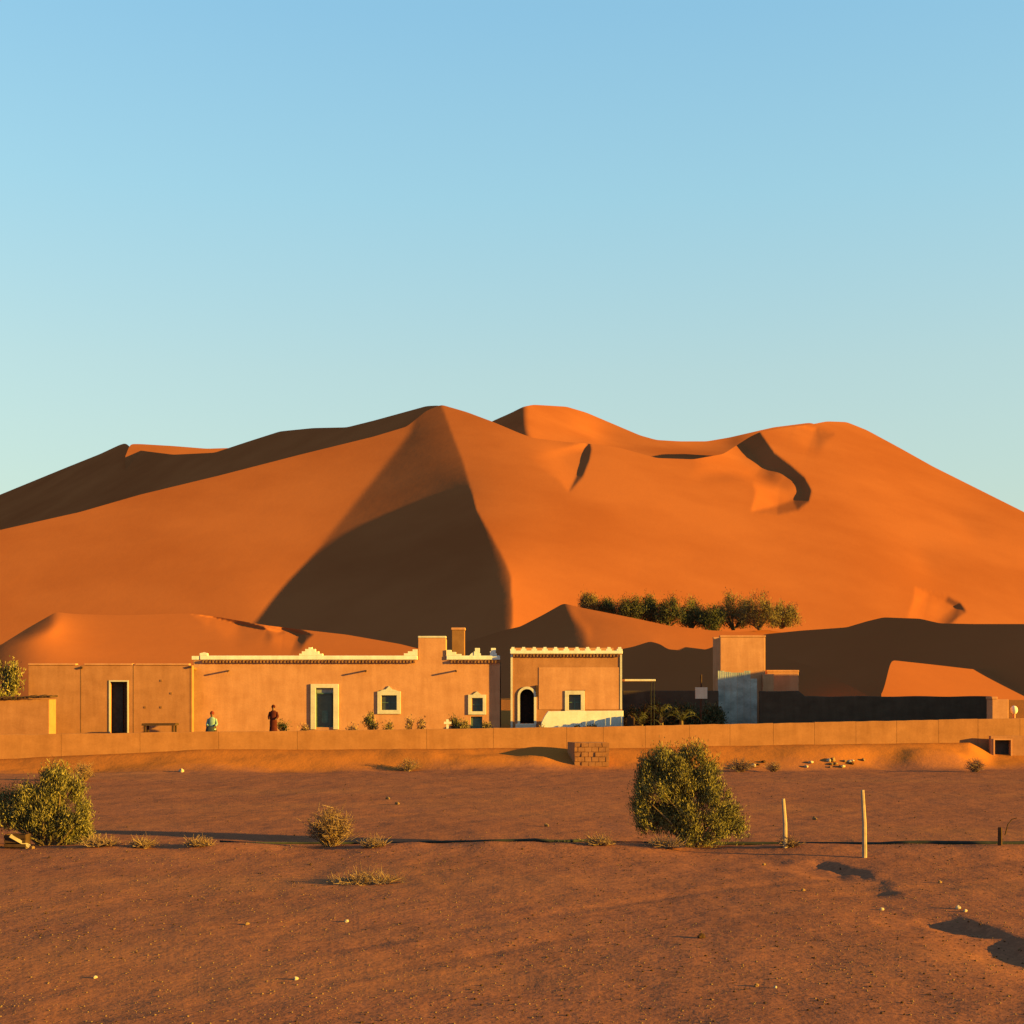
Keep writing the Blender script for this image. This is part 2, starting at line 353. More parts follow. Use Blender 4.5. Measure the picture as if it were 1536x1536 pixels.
def b_ground(n, b):
    src, no, cr = noise_col(n, b, (.198, .067, .036), (.226, .077, .042), .35, 8, None, .3, .7, .65)
    # speckled gravel
    vo = N(n, 'ShaderNodeTexVoronoi', Scale=14); n.links.new(src, vo.inputs['Vector'])
    vr = N(n, 'ShaderNodeValToRGB'); el = vr.color_ramp.elements
    el[0].color = (.62, .6, .6, 1); el[1].color = (1.3, 1.25, 1.15, 1)
    sep = N(n, 'ShaderNodeSeparateColor'); n.links.new(vo.outputs['Color'], sep.inputs[0]); n.links.new(sep.outputs[0], vr.inputs[0])
    mx = N(n, 'ShaderNodeMix', data_type='RGBA', blend_type='MULTIPLY'); mx.inputs[0].default_value = .4
    n.links.new(cr.outputs[0], mx.inputs[6]); n.links.new(vr.outputs[0], mx.inputs[7])
    # sandy tracks and patches
    np_ = N(n, 'ShaderNodeTexNoise', Scale=.11, Detail=5, Roughness=.6)
    mp = N(n, 'ShaderNodeMapping'); mp.inputs['Scale'].default_value = (.6, 1.6, 1); mp.inputs['Rotation'].default_value = (0, 0, .35)
    n.links.new(src, mp.inputs[0]); n.links.new(mp.outputs[0], np_.inputs['Vector'])
    pr = N(n, 'ShaderNodeValToRGB'); pr.color_ramp.elements[0].position = .50; pr.color_ramp.elements[1].position = .68
    n.links.new(np_.outputs[0], pr.inputs[0])
    mul = N(n, 'ShaderNodeMath', operation='MULTIPLY'); mul.inputs[1].default_value = .55
    n.links.new(pr.outputs[0], mul.inputs[0])
    m2 = N(n, 'ShaderNodeMix', data_type='RGBA'); n.links.new(mul.outputs[0], m2.inputs[0])
    n.links.new(mx.outputs[2], m2.inputs[6]); m2.inputs[7].default_value = (.26, .093, .040, 1)
    # wind-blown sand beyond the gravel
    sx = N(n, 'ShaderNodeSeparateXYZ'); n.links.new(src, sx.inputs[0])
    n3 = N(n, 'ShaderNodeTexNoise', Scale=.5, Detail=6, Roughness=.65); n.links.new(src, n3.inputs['Vector'])
    ma = N(n, 'ShaderNodeMath', operation='MULTIPLY_ADD'); ma.inputs[1].default_value = 3.0
    n.links.new(n3.outputs[0], ma.inputs[0])
    mxx = N(n, 'ShaderNodeMath', operation='MULTIPLY_ADD'); mxx.inputs[1].default_value = -.12
    n.links.new(sx.outputs[0], mxx.inputs[0]); n.links.new(sx.outputs[1], mxx.inputs[2]); n.links.new(mxx.outputs[0], ma.inputs[2])
    mr = N(n, 'ShaderNodeMapRange'); mr.inputs['From Min'].default_value = 58.6; mr.inputs['From Max'].default_value = 59.9
    n.links.new(ma.outputs[0], mr.inputs[0])
    m3 = N(n, 'ShaderNodeMix', data_type='RGBA'); n.links.new(mr.outputs[0], m3.inputs[0])
    n.links.new(m2.outputs[2], m3.inputs[6]); m3.inputs[7].default_value = (.29, .088, .020, 1)
    n.links.new(m3.outputs[2], b.inputs['Base Color'])
    p = add_bump(n, b, src, 2.2, .07, .4, 5)
    add_bump(n, b, src, 18, .012, .5, 3, p)
gr.data.materials.append(mat('gravel_ground', b_ground)); tag(gr, kind='structure')
# ---------------------------------------------------------------- mesh builder
class MB:
    def __init__(s): s.v = []; s.f = []
    def box(s, x0, x1, y0, y1, z0, z1, j=0):
        b = len(s.v)
        for z in (z0, z1):
            for x, y in ((x0, y0), (x1, y0), (x1, y1), (x0, y1)):
                s.v.append((x+R.uniform(-j, j), y+R.uniform(-j, j), z+R.uniform(-j, j)))
        for q in ((0, 3, 2, 1), (4, 5, 6, 7), (0, 1, 5, 4), (1, 2, 6, 5), (2, 3, 7, 6), (3, 0, 4, 7)):
            s.f.append(tuple(b+i for i in q))
        return s
    def tube(s, pts, rad, n=6, cap=True):
        b0 = len(s.v); prev = None
        for i, p in enumerate(pts):
            p = Vector(p); d = (Vector(pts[min(i+1, len(pts)-1)])-Vector(pts[max(i-1, 0)])).normalized()
            u = d.orthogonal().normalized() if prev is None else (prev-d*prev.dot(d)).normalized()
            prev = u; w = d.cross(u); r = rad[i] if hasattr(rad, '__len__') else rad
            for k in range(n):
                t = 2*math.pi*k/n; s.v.append(tuple(p+u*(r*math.cos(t))+w*(r*math.sin(t))))
        for i in range(len(pts)-1):
            for k in range(n):
                a0 = b0+i*n+k; a1 = b0+i*n+(k+1) % n
                s.f.append((a0, a1, a1+n, a0+n))
        if cap: s.f.append(tuple(b0+k for k in range(n))[::-1]); s.f.append(tuple(b0+(len(pts)-1)*n+k for k in range(n)))
        return s
    def prism(s, poly, y0, y1):      # poly in x,z (counter-clockwise seen from the camera), extruded along y
        b = len(s.v); n = len(poly)
        for y in (y0, y1):
            for x, z in poly: s.v.append((x, y, z))
        s.f.append(tuple(b+i for i in range(n))); s.f.append(tuple(b+n+i for i in range(n))[::-1])
        for i in range(n):
            j = (i+1) % n; s.f.append((b+i, b+n+i, b+n+j, b+j))
        return s
    def build(s, name, m, parent=None, smooth=False, bevel=0):
        me = bpy.data.meshes.new(name); me.from_pydata(s.v, [], s.f); me.update()
        o = link(name, me, m, parent, smooth)
        if bevel:
            md = o.modifiers.new('bevel', 'BEVEL'); md.width = bevel; md.segments = 2; md.limit_method = 'ANGLE'
        return o
def empty(name, loc=(0, 0, 0)):
    o = bpy.data.objects.new(name, None); C.objects.link(o); o.location = loc; o.empty_display_size = .3
    return o
def root(name, label, cat, x, y, z=0, group=None):
    o = empty(name, (x, y, z)); tag(o, label, cat, group); bpy.context.view_layer.update(); return o
def adopt(o, parent):            # geometry was written in world coordinates
    o.parent = parent; o.matrix_parent_inverse = Matrix.Translation(-Vector(parent.location)); return o
class Face:                       # pixel coordinates on a wall that stands at depth d
    def __init__(s, d): s.d = d
    def x(s, px): return (px-768)/F*s.d
    def z(s, py): return H+(HY-py)/F*s.d

def cellwall(rects, holes, y0, y1):
    """one solid slab: union of rectangles (x0,x1,z0,z1) minus holes, between depths y0 and y1"""
    X_ = sorted({v for r in rects+holes for v in r[:2]}); Z_ = sorted({v for r in rects+holes for v in r[2:]})
    inn = lambda x, z: any(a0 < x < a1 and b0 < z < b1 for a0, a1, b0, b1 in rects) and not any(a0 < x < a1 and b0 < z < b1 for a0, a1, b0, b1 in holes)
    sol = [[inn((X_[i]+X_[i+1])/2, (Z_[j]+Z_[j+1])/2) for j in range(len(Z_)-1)] for i in range(len(X_)-1)]
    S_ = lambda i, j: 0 <= i < len(X_)-1 and 0 <= j < len(Z_)-1 and sol[i][j]
    mb = MB(); ix = {}
    def v(i, j, k):
        if (i, j, k) not in ix: ix[(i, j, k)] = len(mb.v); mb.v.append((X_[i], (y0, y1)[k], Z_[j]))
        return ix[(i, j, k)]
    for i in range(len(X_)-1):
        for j in range(len(Z_)-1):
            if not sol[i][j]: continue
            mb.f.append((v(i, j, 0), v(i+1, j, 0), v(i+1, j+1, 0), v(i, j+1, 0)))
            mb.f.append((v(i, j, 1), v(i, j+1, 1), v(i+1, j+1, 1), v(i+1, j, 1)))
            if not S_(i-1, j): mb.f.append((v(i, j, 0), v(i, j+1, 0), v(i, j+1, 1), v(i, j, 1)))
            if not S_(i+1, j): mb.f.append((v(i+1, j, 0), v(i+1, j, 1), v(i+1, j+1, 1), v(i+1, j+1, 0)))
            if not S_(i, j-1): mb.f.append((v(i, j, 0), v(i, j, 1), v(i+1, j, 1), v(i+1, j, 0)))
            if not S_(i, j+1): mb.f.append((v(i, j+1, 0), v(i+1, j+1, 0), v(i+1, j+1, 1), v(i, j+1, 1)))
    return mb
M_ltrim = mat('cream_trim', b_adobe((.46, .37, .30), (.52, .43, .35), .35, .01))
M_glass = plain('window_glass', (.035, .04, .028), .35)
M_teal = plain('teal_paint', (.075, .11, .09), .7)
M_mud = mat('yellow_mud', b_adobe((.20, .085, .035), (.25, .11, .045)))
M_palegrey = mat('pale_grey', b_adobe((.20, .19, .18), (.42, .40, .37), .6, .01))  # stands in for whitewash in shade; also the transom pane
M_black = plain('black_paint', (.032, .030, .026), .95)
M_wood = plain('bleached_wood', (.30, .19, .13))
M_woodd = plain('dark_wood', (.06, .03, .018))
def px_rect(fc, a0, a1, top, bot): return (fc.x(a0), fc.x(a1), fc.z(bot), fc.z(top))
def ring(fc, a0, a1, t0, b0, w, y0, y1, bottom=True):
    r = [px_rect(fc, a0, a1, t0, b0)]; h = [px_rect(fc, a0+w, a1-w, t0+w, b0-w if bottom else b0+50)]
    return cellwall(r, h, y0, y1)
def window(parent, fc, a0, a1, t0, b0, w, finial=None, trim=None):
    """frame px box, border width w; the wall has a hole of the inner size"""
    d = fc.d; tr = trim or M_ltrim
    wn = adopt(ring(fc, a0, a1, t0, b0, w, d-.06, d+.05).build('window', tr, bevel=.01), parent) if False else None
    f = ring(fc, a0, a1, t0, b0, w, d-.06, d-.002).build('window', tr, bevel=.012); adopt(f, parent)
    p = MB().box(fc.x(a0+w)-.03, fc.x(a1-w)+.03, d+.12, d+.14, fc.z(b0-w)-.03, fc.z(t0+w)+.03).build('pane', M_glass); p.parent = f; p.matrix_parent_inverse = f.matrix_basis.inverted() if False else Matrix.Translation(-Vector(parent.location)).inverted() @ Matrix.Translation(-Vector(parent.location))
    mb = MB(); cx = (fc.x(a0)+fc.x(a1))/2; cz = (fc.z(t0+w)+fc.z(b0-w))/2
    mb.box(cx-.022, cx+.022, d+.07, d+.11, fc.z(b0-w), fc.z(t0+w)); mb.box(fc.x(a0+w), fc.x(a1-w), d+.075, d+.105, cz-.02, cz+.02)
    q = mb.build('frame', M_teal); q.parent = f
    if finial:
        pts = [(fc.x(x), fc.z(y)) for x, y in finial]
        q = MB().prism(pts, d-.055, d-.004).build('finial', tr); q.parent = f
    return f
WB = .2                                    # buried foot of the buildings
# ---------------------------------------------------------------- long adobe house
fa = Face(72.0); d = 72.0
house = root('adobe_house', 'long ochre adobe house with white coping, raised centre block and white framed door', 'house', fa.x(520), d, 1.0)
base = 1150
body_rects = [px_rect(fa, 290, 750, 990, base), px_rect(fa, 627, 669, 957, 990)]
holes = [px_rect(fa, 473, 501, 1031, 1091), px_rect(fa, 572, 596, 1042, 1066), px_rect(fa, 708, 724, 1047, 1068), px_rect(fa, 706, 723, 1075, 1094)]
adopt(cellwall(body_rects, holes, d, d+.4).build('wall', M_adobe, bevel=.02), house)
x0, x1 = fa.x(290), fa.x(750)
adopt(MB().box(x0, x0+.4, d+.402, d+7, .3, fa.z(991)).build('wall', M_adobe), house)
adopt(MB().box(x1-.4, x1, d+.402, d+7, .3, fa.z(991)).build('wall', M_adobe), house)
adopt(MB().box(x0, x1, d+7.002, d+7.4, .3, fa.z(991)).build('wall', M_adobe), house)
adopt(MB().box(x0+.41, x1-.41, d+.41, d+6.99, fa.z(1000), fa.z(996)).build('roof', M_mud), house)
adopt(MB().box(fa.x(628), fa.x(668), d+.41, d+1.6, fa.z(990), fa.z(958)).build('wall', M_adobe), house)
# coping and its drip tiles
for a0, a1 in ((300, 626.5), (669.5, 750)):
    cp = adopt(MB().box(fa.x(a0), fa.x(a1), d-.08, d+.42, fa.z(989.8), fa.z(983.5)).build('coping', M_white, bevel=.03), house)
mb = MB(); k = 304
while k < 748:
    if not 624 < k < 672:
        mb.box(fa.x(k), fa.x(k+2.2), d-.13, d-.002, fa.z(994.5), fa.z(990.6), .008)
    k += 5.1
adopt(tag(mb.build('drip_tiles', M_mud), kind='stuff'), house)
adopt(MB().box(fa.x(627), fa.x(669), d-.03, d+.42, fa.z(956.8), fa.z(954)).build('coping', M_ltrim, bevel=.015), house)
def stepped(pts, name='stepped_ornament', y0=None, y1=None, m=None):
    return adopt(MB().prism([(fa.x(x), fa.z(y)) for x, y in pts], y0 or d-.06, y1 or d+.25).build(name, m or M_white), house)
stepped([(606, 983.3), (626.3, 983.3), (626.3, 974), (619, 974), (619, 977), (612, 977), (612, 980), (606, 980)])
stepped([(669.7, 983.3), (692, 983.3), (692, 981), (684, 981), (684, 978), (677, 978), (677, 975), (669.7, 975)])
stepped([(449, 983.3), (484, 983.3), (484, 980.5), (478, 980.5), (478, 977), (473, 977), (473, 973.5), (468, 973.5), (468, 971), (463, 971), (463, 973.5), (458, 973.5), (458, 977), (453, 977), (453, 980.5), (449, 980.5)])
stepped([(300, 983.3), (311, 983.3), (311, 980), (306, 978.5), (300, 980)])
stepped([(288, 989.5), (299, 989.5), (299, 984), (288, 984)])
for px in (716, 740):
    adopt(MB().prism([(fa.x(x), fa.z(y)) for x, y in ((px-5, 983.3), (px+5, 983.3), (px+5, 980), (px+3.5, 980), (px+3.5, 972), (px-3.5, 972), (px-3.5, 977), (px-5, 977))], d-.02, d+.3).build('merlon', M_white), house)
adopt(MB().prism([(fa.x(x), fa.z(y)) for x, y in ((704, 983.3), (710.5, 983.3), (710.5, 978), (707, 980))], d, d+.25).build('merlon', M_white), house)
for px in (343, 549, 684):
    adopt(MB().tube([(fa.x(px), d+.02, fa.z(1006)), (fa.x(px)+.02, d-.38, fa.z(1007.5))], .045).build('water_spout', M_woodd), house)
# door
fr = adopt(cellwall([px_rect(fa, 466, 508, 1026, 1094)], [px_rect(fa, 474, 500, 1032, 1096)], d-.07, d-.002).build('door', M_ltrim, bevel=.012), house)
q = ring(fa, 473.5, 500.5, 1031.5, 1092, 1.6, d+.1, d+.15).build('frame', M_teal); q.parent = fr
q = MB().box(fa.x(475), fa.x(499), d+.09, d+.155, fa.z(1041), fa.z(1039.3)).build('transom', M_teal); q.parent = fr
q = MB().box(fa.x(475), fa.x(499), d+.12, d+.14, fa.z(1039.2), fa.z(1033)).build('transom_glass', M_palegrey); q.parent = fr
q = MB().box(fa.x(475), fa.x(497), d+.2, d+.25, fa.z(1092), fa.z(1041.2)).build('door_leaf', M_glass); q.parent = fr
q = MB().box(fa.x(482), fa.x(491), d+.17, d+.199, fa.z(1084), fa.z(1066)).build('glass_panel', M_teal); q.parent = fr
window(house, fa, 566, 601, 1037, 1071, 6, [(569, 1036.9), (598, 1036.9), (592, 1034.5), (588, 1034), (583.5, 1029), (579, 1034), (575, 1034.5)])
window(house, fa, 702, 729, 1042, 1072, 5, [(709, 1041.9), (722, 1041.9), (715.5, 1037)])
q = adopt(MB().box(fa.x(706), fa.x(723), d+.15, d+.2, fa.z(1095), fa.z(1074)).build('hatch', M_teal), house)
adopt(MB().box(x0+.41, x1-.41, d+.45, d+.5, .3, fa.z(1001)).build('inner_lining', M_dark), house) if False else None
# chimney
ch = root('chimney_tower', 'tall square mud tower rising behind the raised centre of the long house', 'tower', 0, 76, 1)
fch = Face(76.0); c0, c1 = fch.x(672.5), fch.x(693)
adopt(MB().box(c0, c1, 80.1, 80.9, .3, fch.z(940)).build('shaft', M_mud, bevel=.03), ch)
adopt(MB().box(c0-.04, c1+.04, 80.06, 80.94, fch.z(940)+.002, fch.z(936)).build('cap', M_adobe, bevel=.03), ch)
# ---------------------------------------------------------------- left annex wall
fl = Face(71.0); dl = 71.0
an = root('annex_building', 'plain lower adobe annex with a tall dark doorway left of the long house', 'building', fl.x(170), dl, 1.0)
R_ = [px_rect(fl, 42, 122.5, 998, 1150), px_rect(fl, 123.5, 200.5, 998, 1150), px_rect(fl, 201.5, 288, 998, 1150)]
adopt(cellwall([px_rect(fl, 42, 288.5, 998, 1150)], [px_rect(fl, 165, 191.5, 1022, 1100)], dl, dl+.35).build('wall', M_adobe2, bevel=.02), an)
for a0, a1 in ((42, 114), (126, 199), (203, 284)):
    adopt(MB().box(fl.x(a0), fl.x(a1), dl-.05, dl+.37, fl.z(997.8), fl.z(995.2)).build('coping', M_adobe, bevel=.02), an)
for px in (121.5, 200.5, 286):
    adopt(MB().box(fl.x(px)-.02, fl.x(px)+.02, dl-.008, dl-.001, fl.z(1099), fl.z(999)).build('down_joint', M_mud, bevel=0), an)
for px, py in ((123, 1001), (286, 1000)):
    adopt(MB().tube([(fl.x(px), dl+.02, fl.z(py)), (fl.x(px), dl-.1, fl.z(py+1))], .06).build('water_spout', M_woodd), an)
for px, py in ((242, 1021), (242, 1061), (257, 1040), (218, 1061)):
    adopt(MB().box(fl.x(px)-.05, fl.x(px)+.05, dl-.02, dl-.001, fl.z(py+1.5), fl.z(py-1.5)).build('vent_plug', M_mud), an)
adopt(MB().box(fl.x(42), fl.x(42)+.35, dl+.352, dl+6, .3, fl.z(999)).build('wall', M_adobe2), an)
adopt(MB().box(fl.x(42), fl.x(288), dl+6.002, dl+6.3, .3, fl.z(999)).build('wall', M_adobe2), an)
adopt(MB().box(fl.x(42)+.36, fl.x(288), dl+.36, dl+5.99, fl.z(1004), fl.z(1001)).build('roof', M_mud), an)
rg = adopt(cellwall([px_rect(fl, 163.5, 193, 1020.5, 1100)], [px_rect(fl, 165.5, 191, 1022.5, 1101)], dl-.03, dl-.002).build('door_frame', M_ltrim), an)
adopt(MB().box(fl.x(166), fl.x(182), dl+.3, dl+.34, fl.z(1099), fl.z(1022)).build('door_leaf', M_black), an)
adopt(MB().box(fl.x(183), fl.x(191), dl+.34, dl+.345, fl.z(1099), fl.z(1022)).build('door_leaf', M_woodd), an)
# low shed at the left edge
fs = Face(67.0)
sh = root('low_shed', 'low adobe shed with a dark brushwood roof edge at the left edge', 'shed', fs.x(20), 67, 1.0)
adopt(MB().box(fs.x(-120), fs.x(74), 67, 68, .3, fs.z(1049)).build('wall', M_adobe2, bevel=.03), sh)
mb = MB()
for i in range(70):
    x = fs.x(-118)+i*.094; zz = fs.z(1046.5)+(x-fs.x(0))*.035
    mb.tube([(x, 66.85+R.uniform(-.05, .05), zz-.05), (x+R.uniform(-.1, .1), 67.9, zz+R.uniform(-.02, .05))], .05, 5)
adopt(tag(mb.build('brushwood_roof', M_woodd), kind='stuff'), sh)
# ---------------------------------------------------------------- crenellated block
fb = Face(71.7); db = 71.7
hb = root('crenellated_house', 'square adobe house with white crenellations, an arched black doorway and one white framed window', 'house', fb.x(850), db, 1.0)
bx0, bx1 = fb.x(766), fb.x(933)
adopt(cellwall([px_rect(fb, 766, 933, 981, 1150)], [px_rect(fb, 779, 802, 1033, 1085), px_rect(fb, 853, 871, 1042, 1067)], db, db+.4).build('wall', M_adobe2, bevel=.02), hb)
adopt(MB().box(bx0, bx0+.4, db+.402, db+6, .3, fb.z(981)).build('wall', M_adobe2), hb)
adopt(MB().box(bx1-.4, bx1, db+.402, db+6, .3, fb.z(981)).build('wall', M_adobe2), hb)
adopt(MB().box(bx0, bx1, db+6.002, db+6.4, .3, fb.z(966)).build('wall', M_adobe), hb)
adopt(MB().box(bx0+.41, bx1-.41, db+.41, db+5.99, fb.z(990), fb.z(985)).build('roof', M_mud), hb)
adopt(MB().box(bx0-.03, bx1+.03, db-.06, db+.42, fb.z(980.7), fb.z(976)).build('coping', M_white, bevel=.02), hb)
for i in range(11):
    px = 769.5+i*16.0
    pts = [(px-4.2, 975.9), (px+4.2, 975.9), (px+4.2, 973.6), (px+2.4, 973.2), (px+2.2, 970.6), (px-2.2, 970.6), (px-2.4, 973.2), (px-4.2, 973.6)]
    adopt(MB().prism([(fb.x(x), fb.z(y)) for x, y in pts], db-.04, db+.3).build('merlon', M_white), hb)
mb = MB(); k = 770
while k < 930: mb.box(fb.x(k), fb.x(k+2.2), db-.1, db-.002, fb.z(985.5), fb.z(981.5), .008); k += 5.0
adopt(tag(mb.build('drip_tiles', M_mud), kind='stuff'), hb)
adopt(MB().box(fb.x(766), fb.x(769), db-.035, db-.003, fb.z(1092), fb.z(982)).build('corner_trim', M_ltrim), hb)
adopt(MB().box(fb.x(930), fb.x(933), db-.035, db-.003, fb.z(1064), fb.z(982)).build('corner_trim', M_ltrim), hb)
# slightly proud render panel to the right of the door
adopt(cellwall([px_rect(fb, 808, 929.5, 1001, 1064)], [px_rect(fb, 846.5, 877.5, 1035, 1068)], db-.018, db-.003).build('render_panel', M_adobe, bevel=.01), hb)
# arched door
arch = [(fb.x(778.8), fb.z(1050)), (fb.x(778.8), fb.z(1033)), (fb.x(802.2), fb.z(1033)), (fb.x(802.2), fb.z(1050))]
cx = fb.x(790.5); cz = fb.z(1044); r = fb.x(801)-cx
pts = [(cx+r*math.cos(t), cz+r*math.sin(t)) for t in [math.pi*i/12 for i in range(13)]]
poly = [(fb.x(802.2), fb.z(1032.8))]+[(fb.x(778.8), fb.z(1032.8)), (fb.x(778.8), cz)]+pts[::-1]+[(fb.x(802.2), cz)]
dr = adopt(MB().prism(poly, db+.03, db+.38).build('door_arch', M_adobe2), hb)
mb = MB(); r0, r1 = r, r+.13
for i in range(12):
    t0, t1 = math.pi*i/12, math.pi*(i+1)/12
    mb.prism([(cx+r0*math.cos(t0), cz+r0*math.sin(t0)), (cx+r1*math.cos(t0), cz+r1*math.sin(t0)), (cx+r1*math.cos(t1), cz+r1*math.sin(t1)), (cx+r0*math.cos(t1), cz+r0*math.sin(t1))], db-.05, db-.003)
mb.box(cx-r1, cx-r0, db-.05, db-.003, fb.z(1086), cz); mb.box(cx+r0, cx+r1, db-.05, db-.003, fb.z(1086), cz)
adopt(mb.build('door_frame', M_ltrim), hb)
adopt(MB().box(cx-r-.1, cx+r+.1, db+.5, db+.55, fb.z(1086), fb.z(1032)).build('door_leaf', M_dark), hb)
adopt(MB().box(fb.x(773), fb.x(804), db-.55, db-.002, .5, fb.z(1085.5)).build('door_step', M_ltrim, bevel=.03), hb)
adopt(MB().box(fb.x(804), fb.x(807), db-.09, db-.003, fb.z(1045), fb.z(1028)).build('hanging_lantern', M_woodd), hb)
window(hb, fb, 847, 877, 1036, 1071, 6, None)
lw = root('white_terrace_wall', 'low whitewashed terrace wall in front of the crenellated house', 'wall', fb.x(870), 70.4, 1.0)
fw = Face(70.4)
adopt(MB().prism([(fw.x(x), fw.z(y)) for x, y in ((812, 1130), (935, 1130), (935, 1066), (822, 1067), (817, 1074), (812, 1084))], 70.4, 70.65).build('wall', M_white, bevel=.02), lw)
sc = root('shadow_screen', 'dark reed screen added to cast a shadow at the right corner of the crenellated house', 'screen', 6.25, 69, 1.0)
mb = MB()  # reeds put in to throw a shadow on the white terrace wall
for i in range(60): y = 66.8+i*.06; mb.tube([(6.12+R.uniform(-.02, .02), y, .3), (6.12+R.uniform(-.03, .03), y+R.uniform(-.02, .02), 1.95+(y-66.8)*.03+R.uniform(-.05, .05))], .035, 5)
adopt(tag(mb.build('reeds', M_woodd), kind='stuff'), sc)
adopt(MB().tube([(6.19, 66.7, 1.6), (6.19, 70.4, 1.65)], .03).build('rail', M_woodd), sc)
# canopy
fc_ = Face(73.0)
cn = root('awning', 'thin pale awning on two poles right of the crenellated house', 'awning', fc_.x(958), 73, 1)
adopt(MB().box(fc_.x(935), fc_.x(981), 72.2, 74, fc_.z(1022), fc_.z(1019)).build('roof_sheet', M_ltrim, bevel=.02), cn)
for x, y in ((fc_.x(979), 72.3), (fc_.x(979), 73.9)): adopt(MB().tube([(x, y, .5), (x, y, fc_.z(1022)-.002)], .02).build('pole', M_black), cn)
# ---------------------------------------------------------------- tower, sheets in place of a shaded wall, low room
ft = Face(84.0)
tw = root('square_tower', 'square adobe tower block standing above the ribbed sheets of the shaded wall', 'tower', ft.x(1114), 84, 1)
adopt(MB().box(ft.x(1080), ft.x(1148), 84, 87, .3, ft.z(956)).build('wall', M_adobe, bevel=.04), tw)
for a0, a1, y0, y1 in ((1079.6, 1148.4, 83.97, 84.3), (1079.6, 1148.4, 86.7, 87.03)):
    adopt(MB().box(ft.x(a0), ft.x(a1), y0, y1, ft.z(956)+.002, ft.z(953)).build('parapet', M_adobe, bevel=.02), tw)
ft2 = Face(82.0)  # ribbed sheets made up in place of a whitewashed wall in shade
tg = root('shaded_wall_sheets', 'ribbed sheets standing in for a shaded whitewashed wall below the square tower', 'wall_stand_in', ft2.x(1106), 82, 1)
for i in range(6):
    a0 = 1077+i*9.8; top = 1007+R.uniform(-1, 2) if i < 5 else 1018
    mb = MB(); n_ = 6
    for k in range(n_):
        u0 = ft2.x(a0+k*9.5/n_); u1 = ft2.x(a0+(k+1)*9.5/n_); o_ = .012*(k % 2)
        mb.box(u0, u1, 82+o_, 82.03+o_, .4, ft2.z(top))
    adopt(mb.build('wall_sheet', M_palegrey), tg)
off = root('unseen_adobe_house', 'unseen tall adobe house added beyond the right edge to shade the yard', 'house', 36, 75, 1)
adopt(MB().box(32, 41, 68.9, 81, .3, 6.95).build('wall', M_adobe2), off)  # out of view, added to cast the shadow over the yard
adopt(MB().box(31.95, 41.05, 68.85, 81.05, 6.952, 7.1).build('parapet', M_adobe2), off)
fr_ = Face(86.0)
lr = root('low_adobe_room', 'low sunlit adobe room right of the square tower', 'building', fr_.x(1165), 86, 1)
adopt(MB().box(fr_.x(1150), fr_.x(1198), 86, 90, .3, fr_.z(1008)).build('wall', M_adobe, bevel=.04), lr)
adopt(MB().box(fr_.x(1134), fr_.x(1150)-.002, 83.6, 83.95, .3, fr_.z(1012)).build('wall', M_adobe, bevel=.02), lr)
adopt(MB().box(fr_.x(1149.6), fr_.x(1198.4), 85.97, 86.3, fr_.z(1008)+.002, fr_.z(1005)).build('parapet', M_adobe, bevel=.02), lr)
# long brown wall
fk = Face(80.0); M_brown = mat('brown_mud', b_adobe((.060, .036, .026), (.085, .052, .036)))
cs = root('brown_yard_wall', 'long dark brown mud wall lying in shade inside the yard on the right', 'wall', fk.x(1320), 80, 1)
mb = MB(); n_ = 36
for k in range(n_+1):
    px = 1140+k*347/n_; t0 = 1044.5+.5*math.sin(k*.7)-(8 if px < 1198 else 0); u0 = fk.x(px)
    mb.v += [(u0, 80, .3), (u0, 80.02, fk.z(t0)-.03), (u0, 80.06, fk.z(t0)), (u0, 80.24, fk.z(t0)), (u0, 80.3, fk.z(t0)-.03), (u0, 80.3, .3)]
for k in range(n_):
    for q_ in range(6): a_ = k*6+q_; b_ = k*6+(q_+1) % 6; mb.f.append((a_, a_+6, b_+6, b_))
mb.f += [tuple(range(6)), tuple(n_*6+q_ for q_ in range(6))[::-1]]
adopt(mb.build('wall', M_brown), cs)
fk = Face(81.0)
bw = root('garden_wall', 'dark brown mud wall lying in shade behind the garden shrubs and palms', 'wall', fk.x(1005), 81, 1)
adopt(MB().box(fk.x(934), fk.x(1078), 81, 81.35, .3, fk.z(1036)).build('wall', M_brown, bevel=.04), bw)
fp = Face(69.6)
cp_ = root('adobe_pier', 'sunlit adobe pier at the right end of the brown yard wall', 'pier', fp.x(1499), 69.6, 1)
adopt(MB().box(fp.x(1488), fp.x(1513), 69.6, 70.4, .3, fp.z(1049)).build('shaft', M_adobe, bevel=.03), cp_)
adopt(MB().box(fp.x(1487), fp.x(1496), 69.57, 70.43, fp.z(1049)+.002, fp.z(1045)).build('cap', M_adobe, bevel=.03), cp_)
tk = root('white_lamp', 'small round white lamp on a short post near the right edge', 'lamp', fp.x(1521), 72, 1)
fq = Face(70.0)
def ball(r, c, seg=14, ring_=8, sz=1):
    mb = MB(); mb.v.append((c[0], c[1], c[2]-r*sz))
    for i in range(1, ring_):
        t = math.pi*i/ring_
        for k in range(seg): p = 2*math.pi*k/seg; mb.v.append((c[0]+r*math.sin(t)*math.cos(p), c[1]+r*math.sin(t)*math.sin(p), c[2]-r*sz*math.cos(t)))
    mb.v.append((c[0], c[1], c[2]+r*sz)); n_ = len(mb.v)-1
    for k in range(seg): mb.f.append((0, 1+(k+1) % seg, 1+k)); mb.f.append((n_, n_-seg+k, n_-seg+(k+1) % seg))
    for i in range(ring_-2):
        for k in range(seg): a_ = 1+i*seg+k; b_ = 1+i*seg+(k+1) % seg; mb.f.append((a_, b_, b_+seg, a_+seg))
    return mb
adopt(ball(.19, (fq.x(1521), 70, fq.z(1065)), sz=1.2).build('globe', M_white, smooth=True), tk)
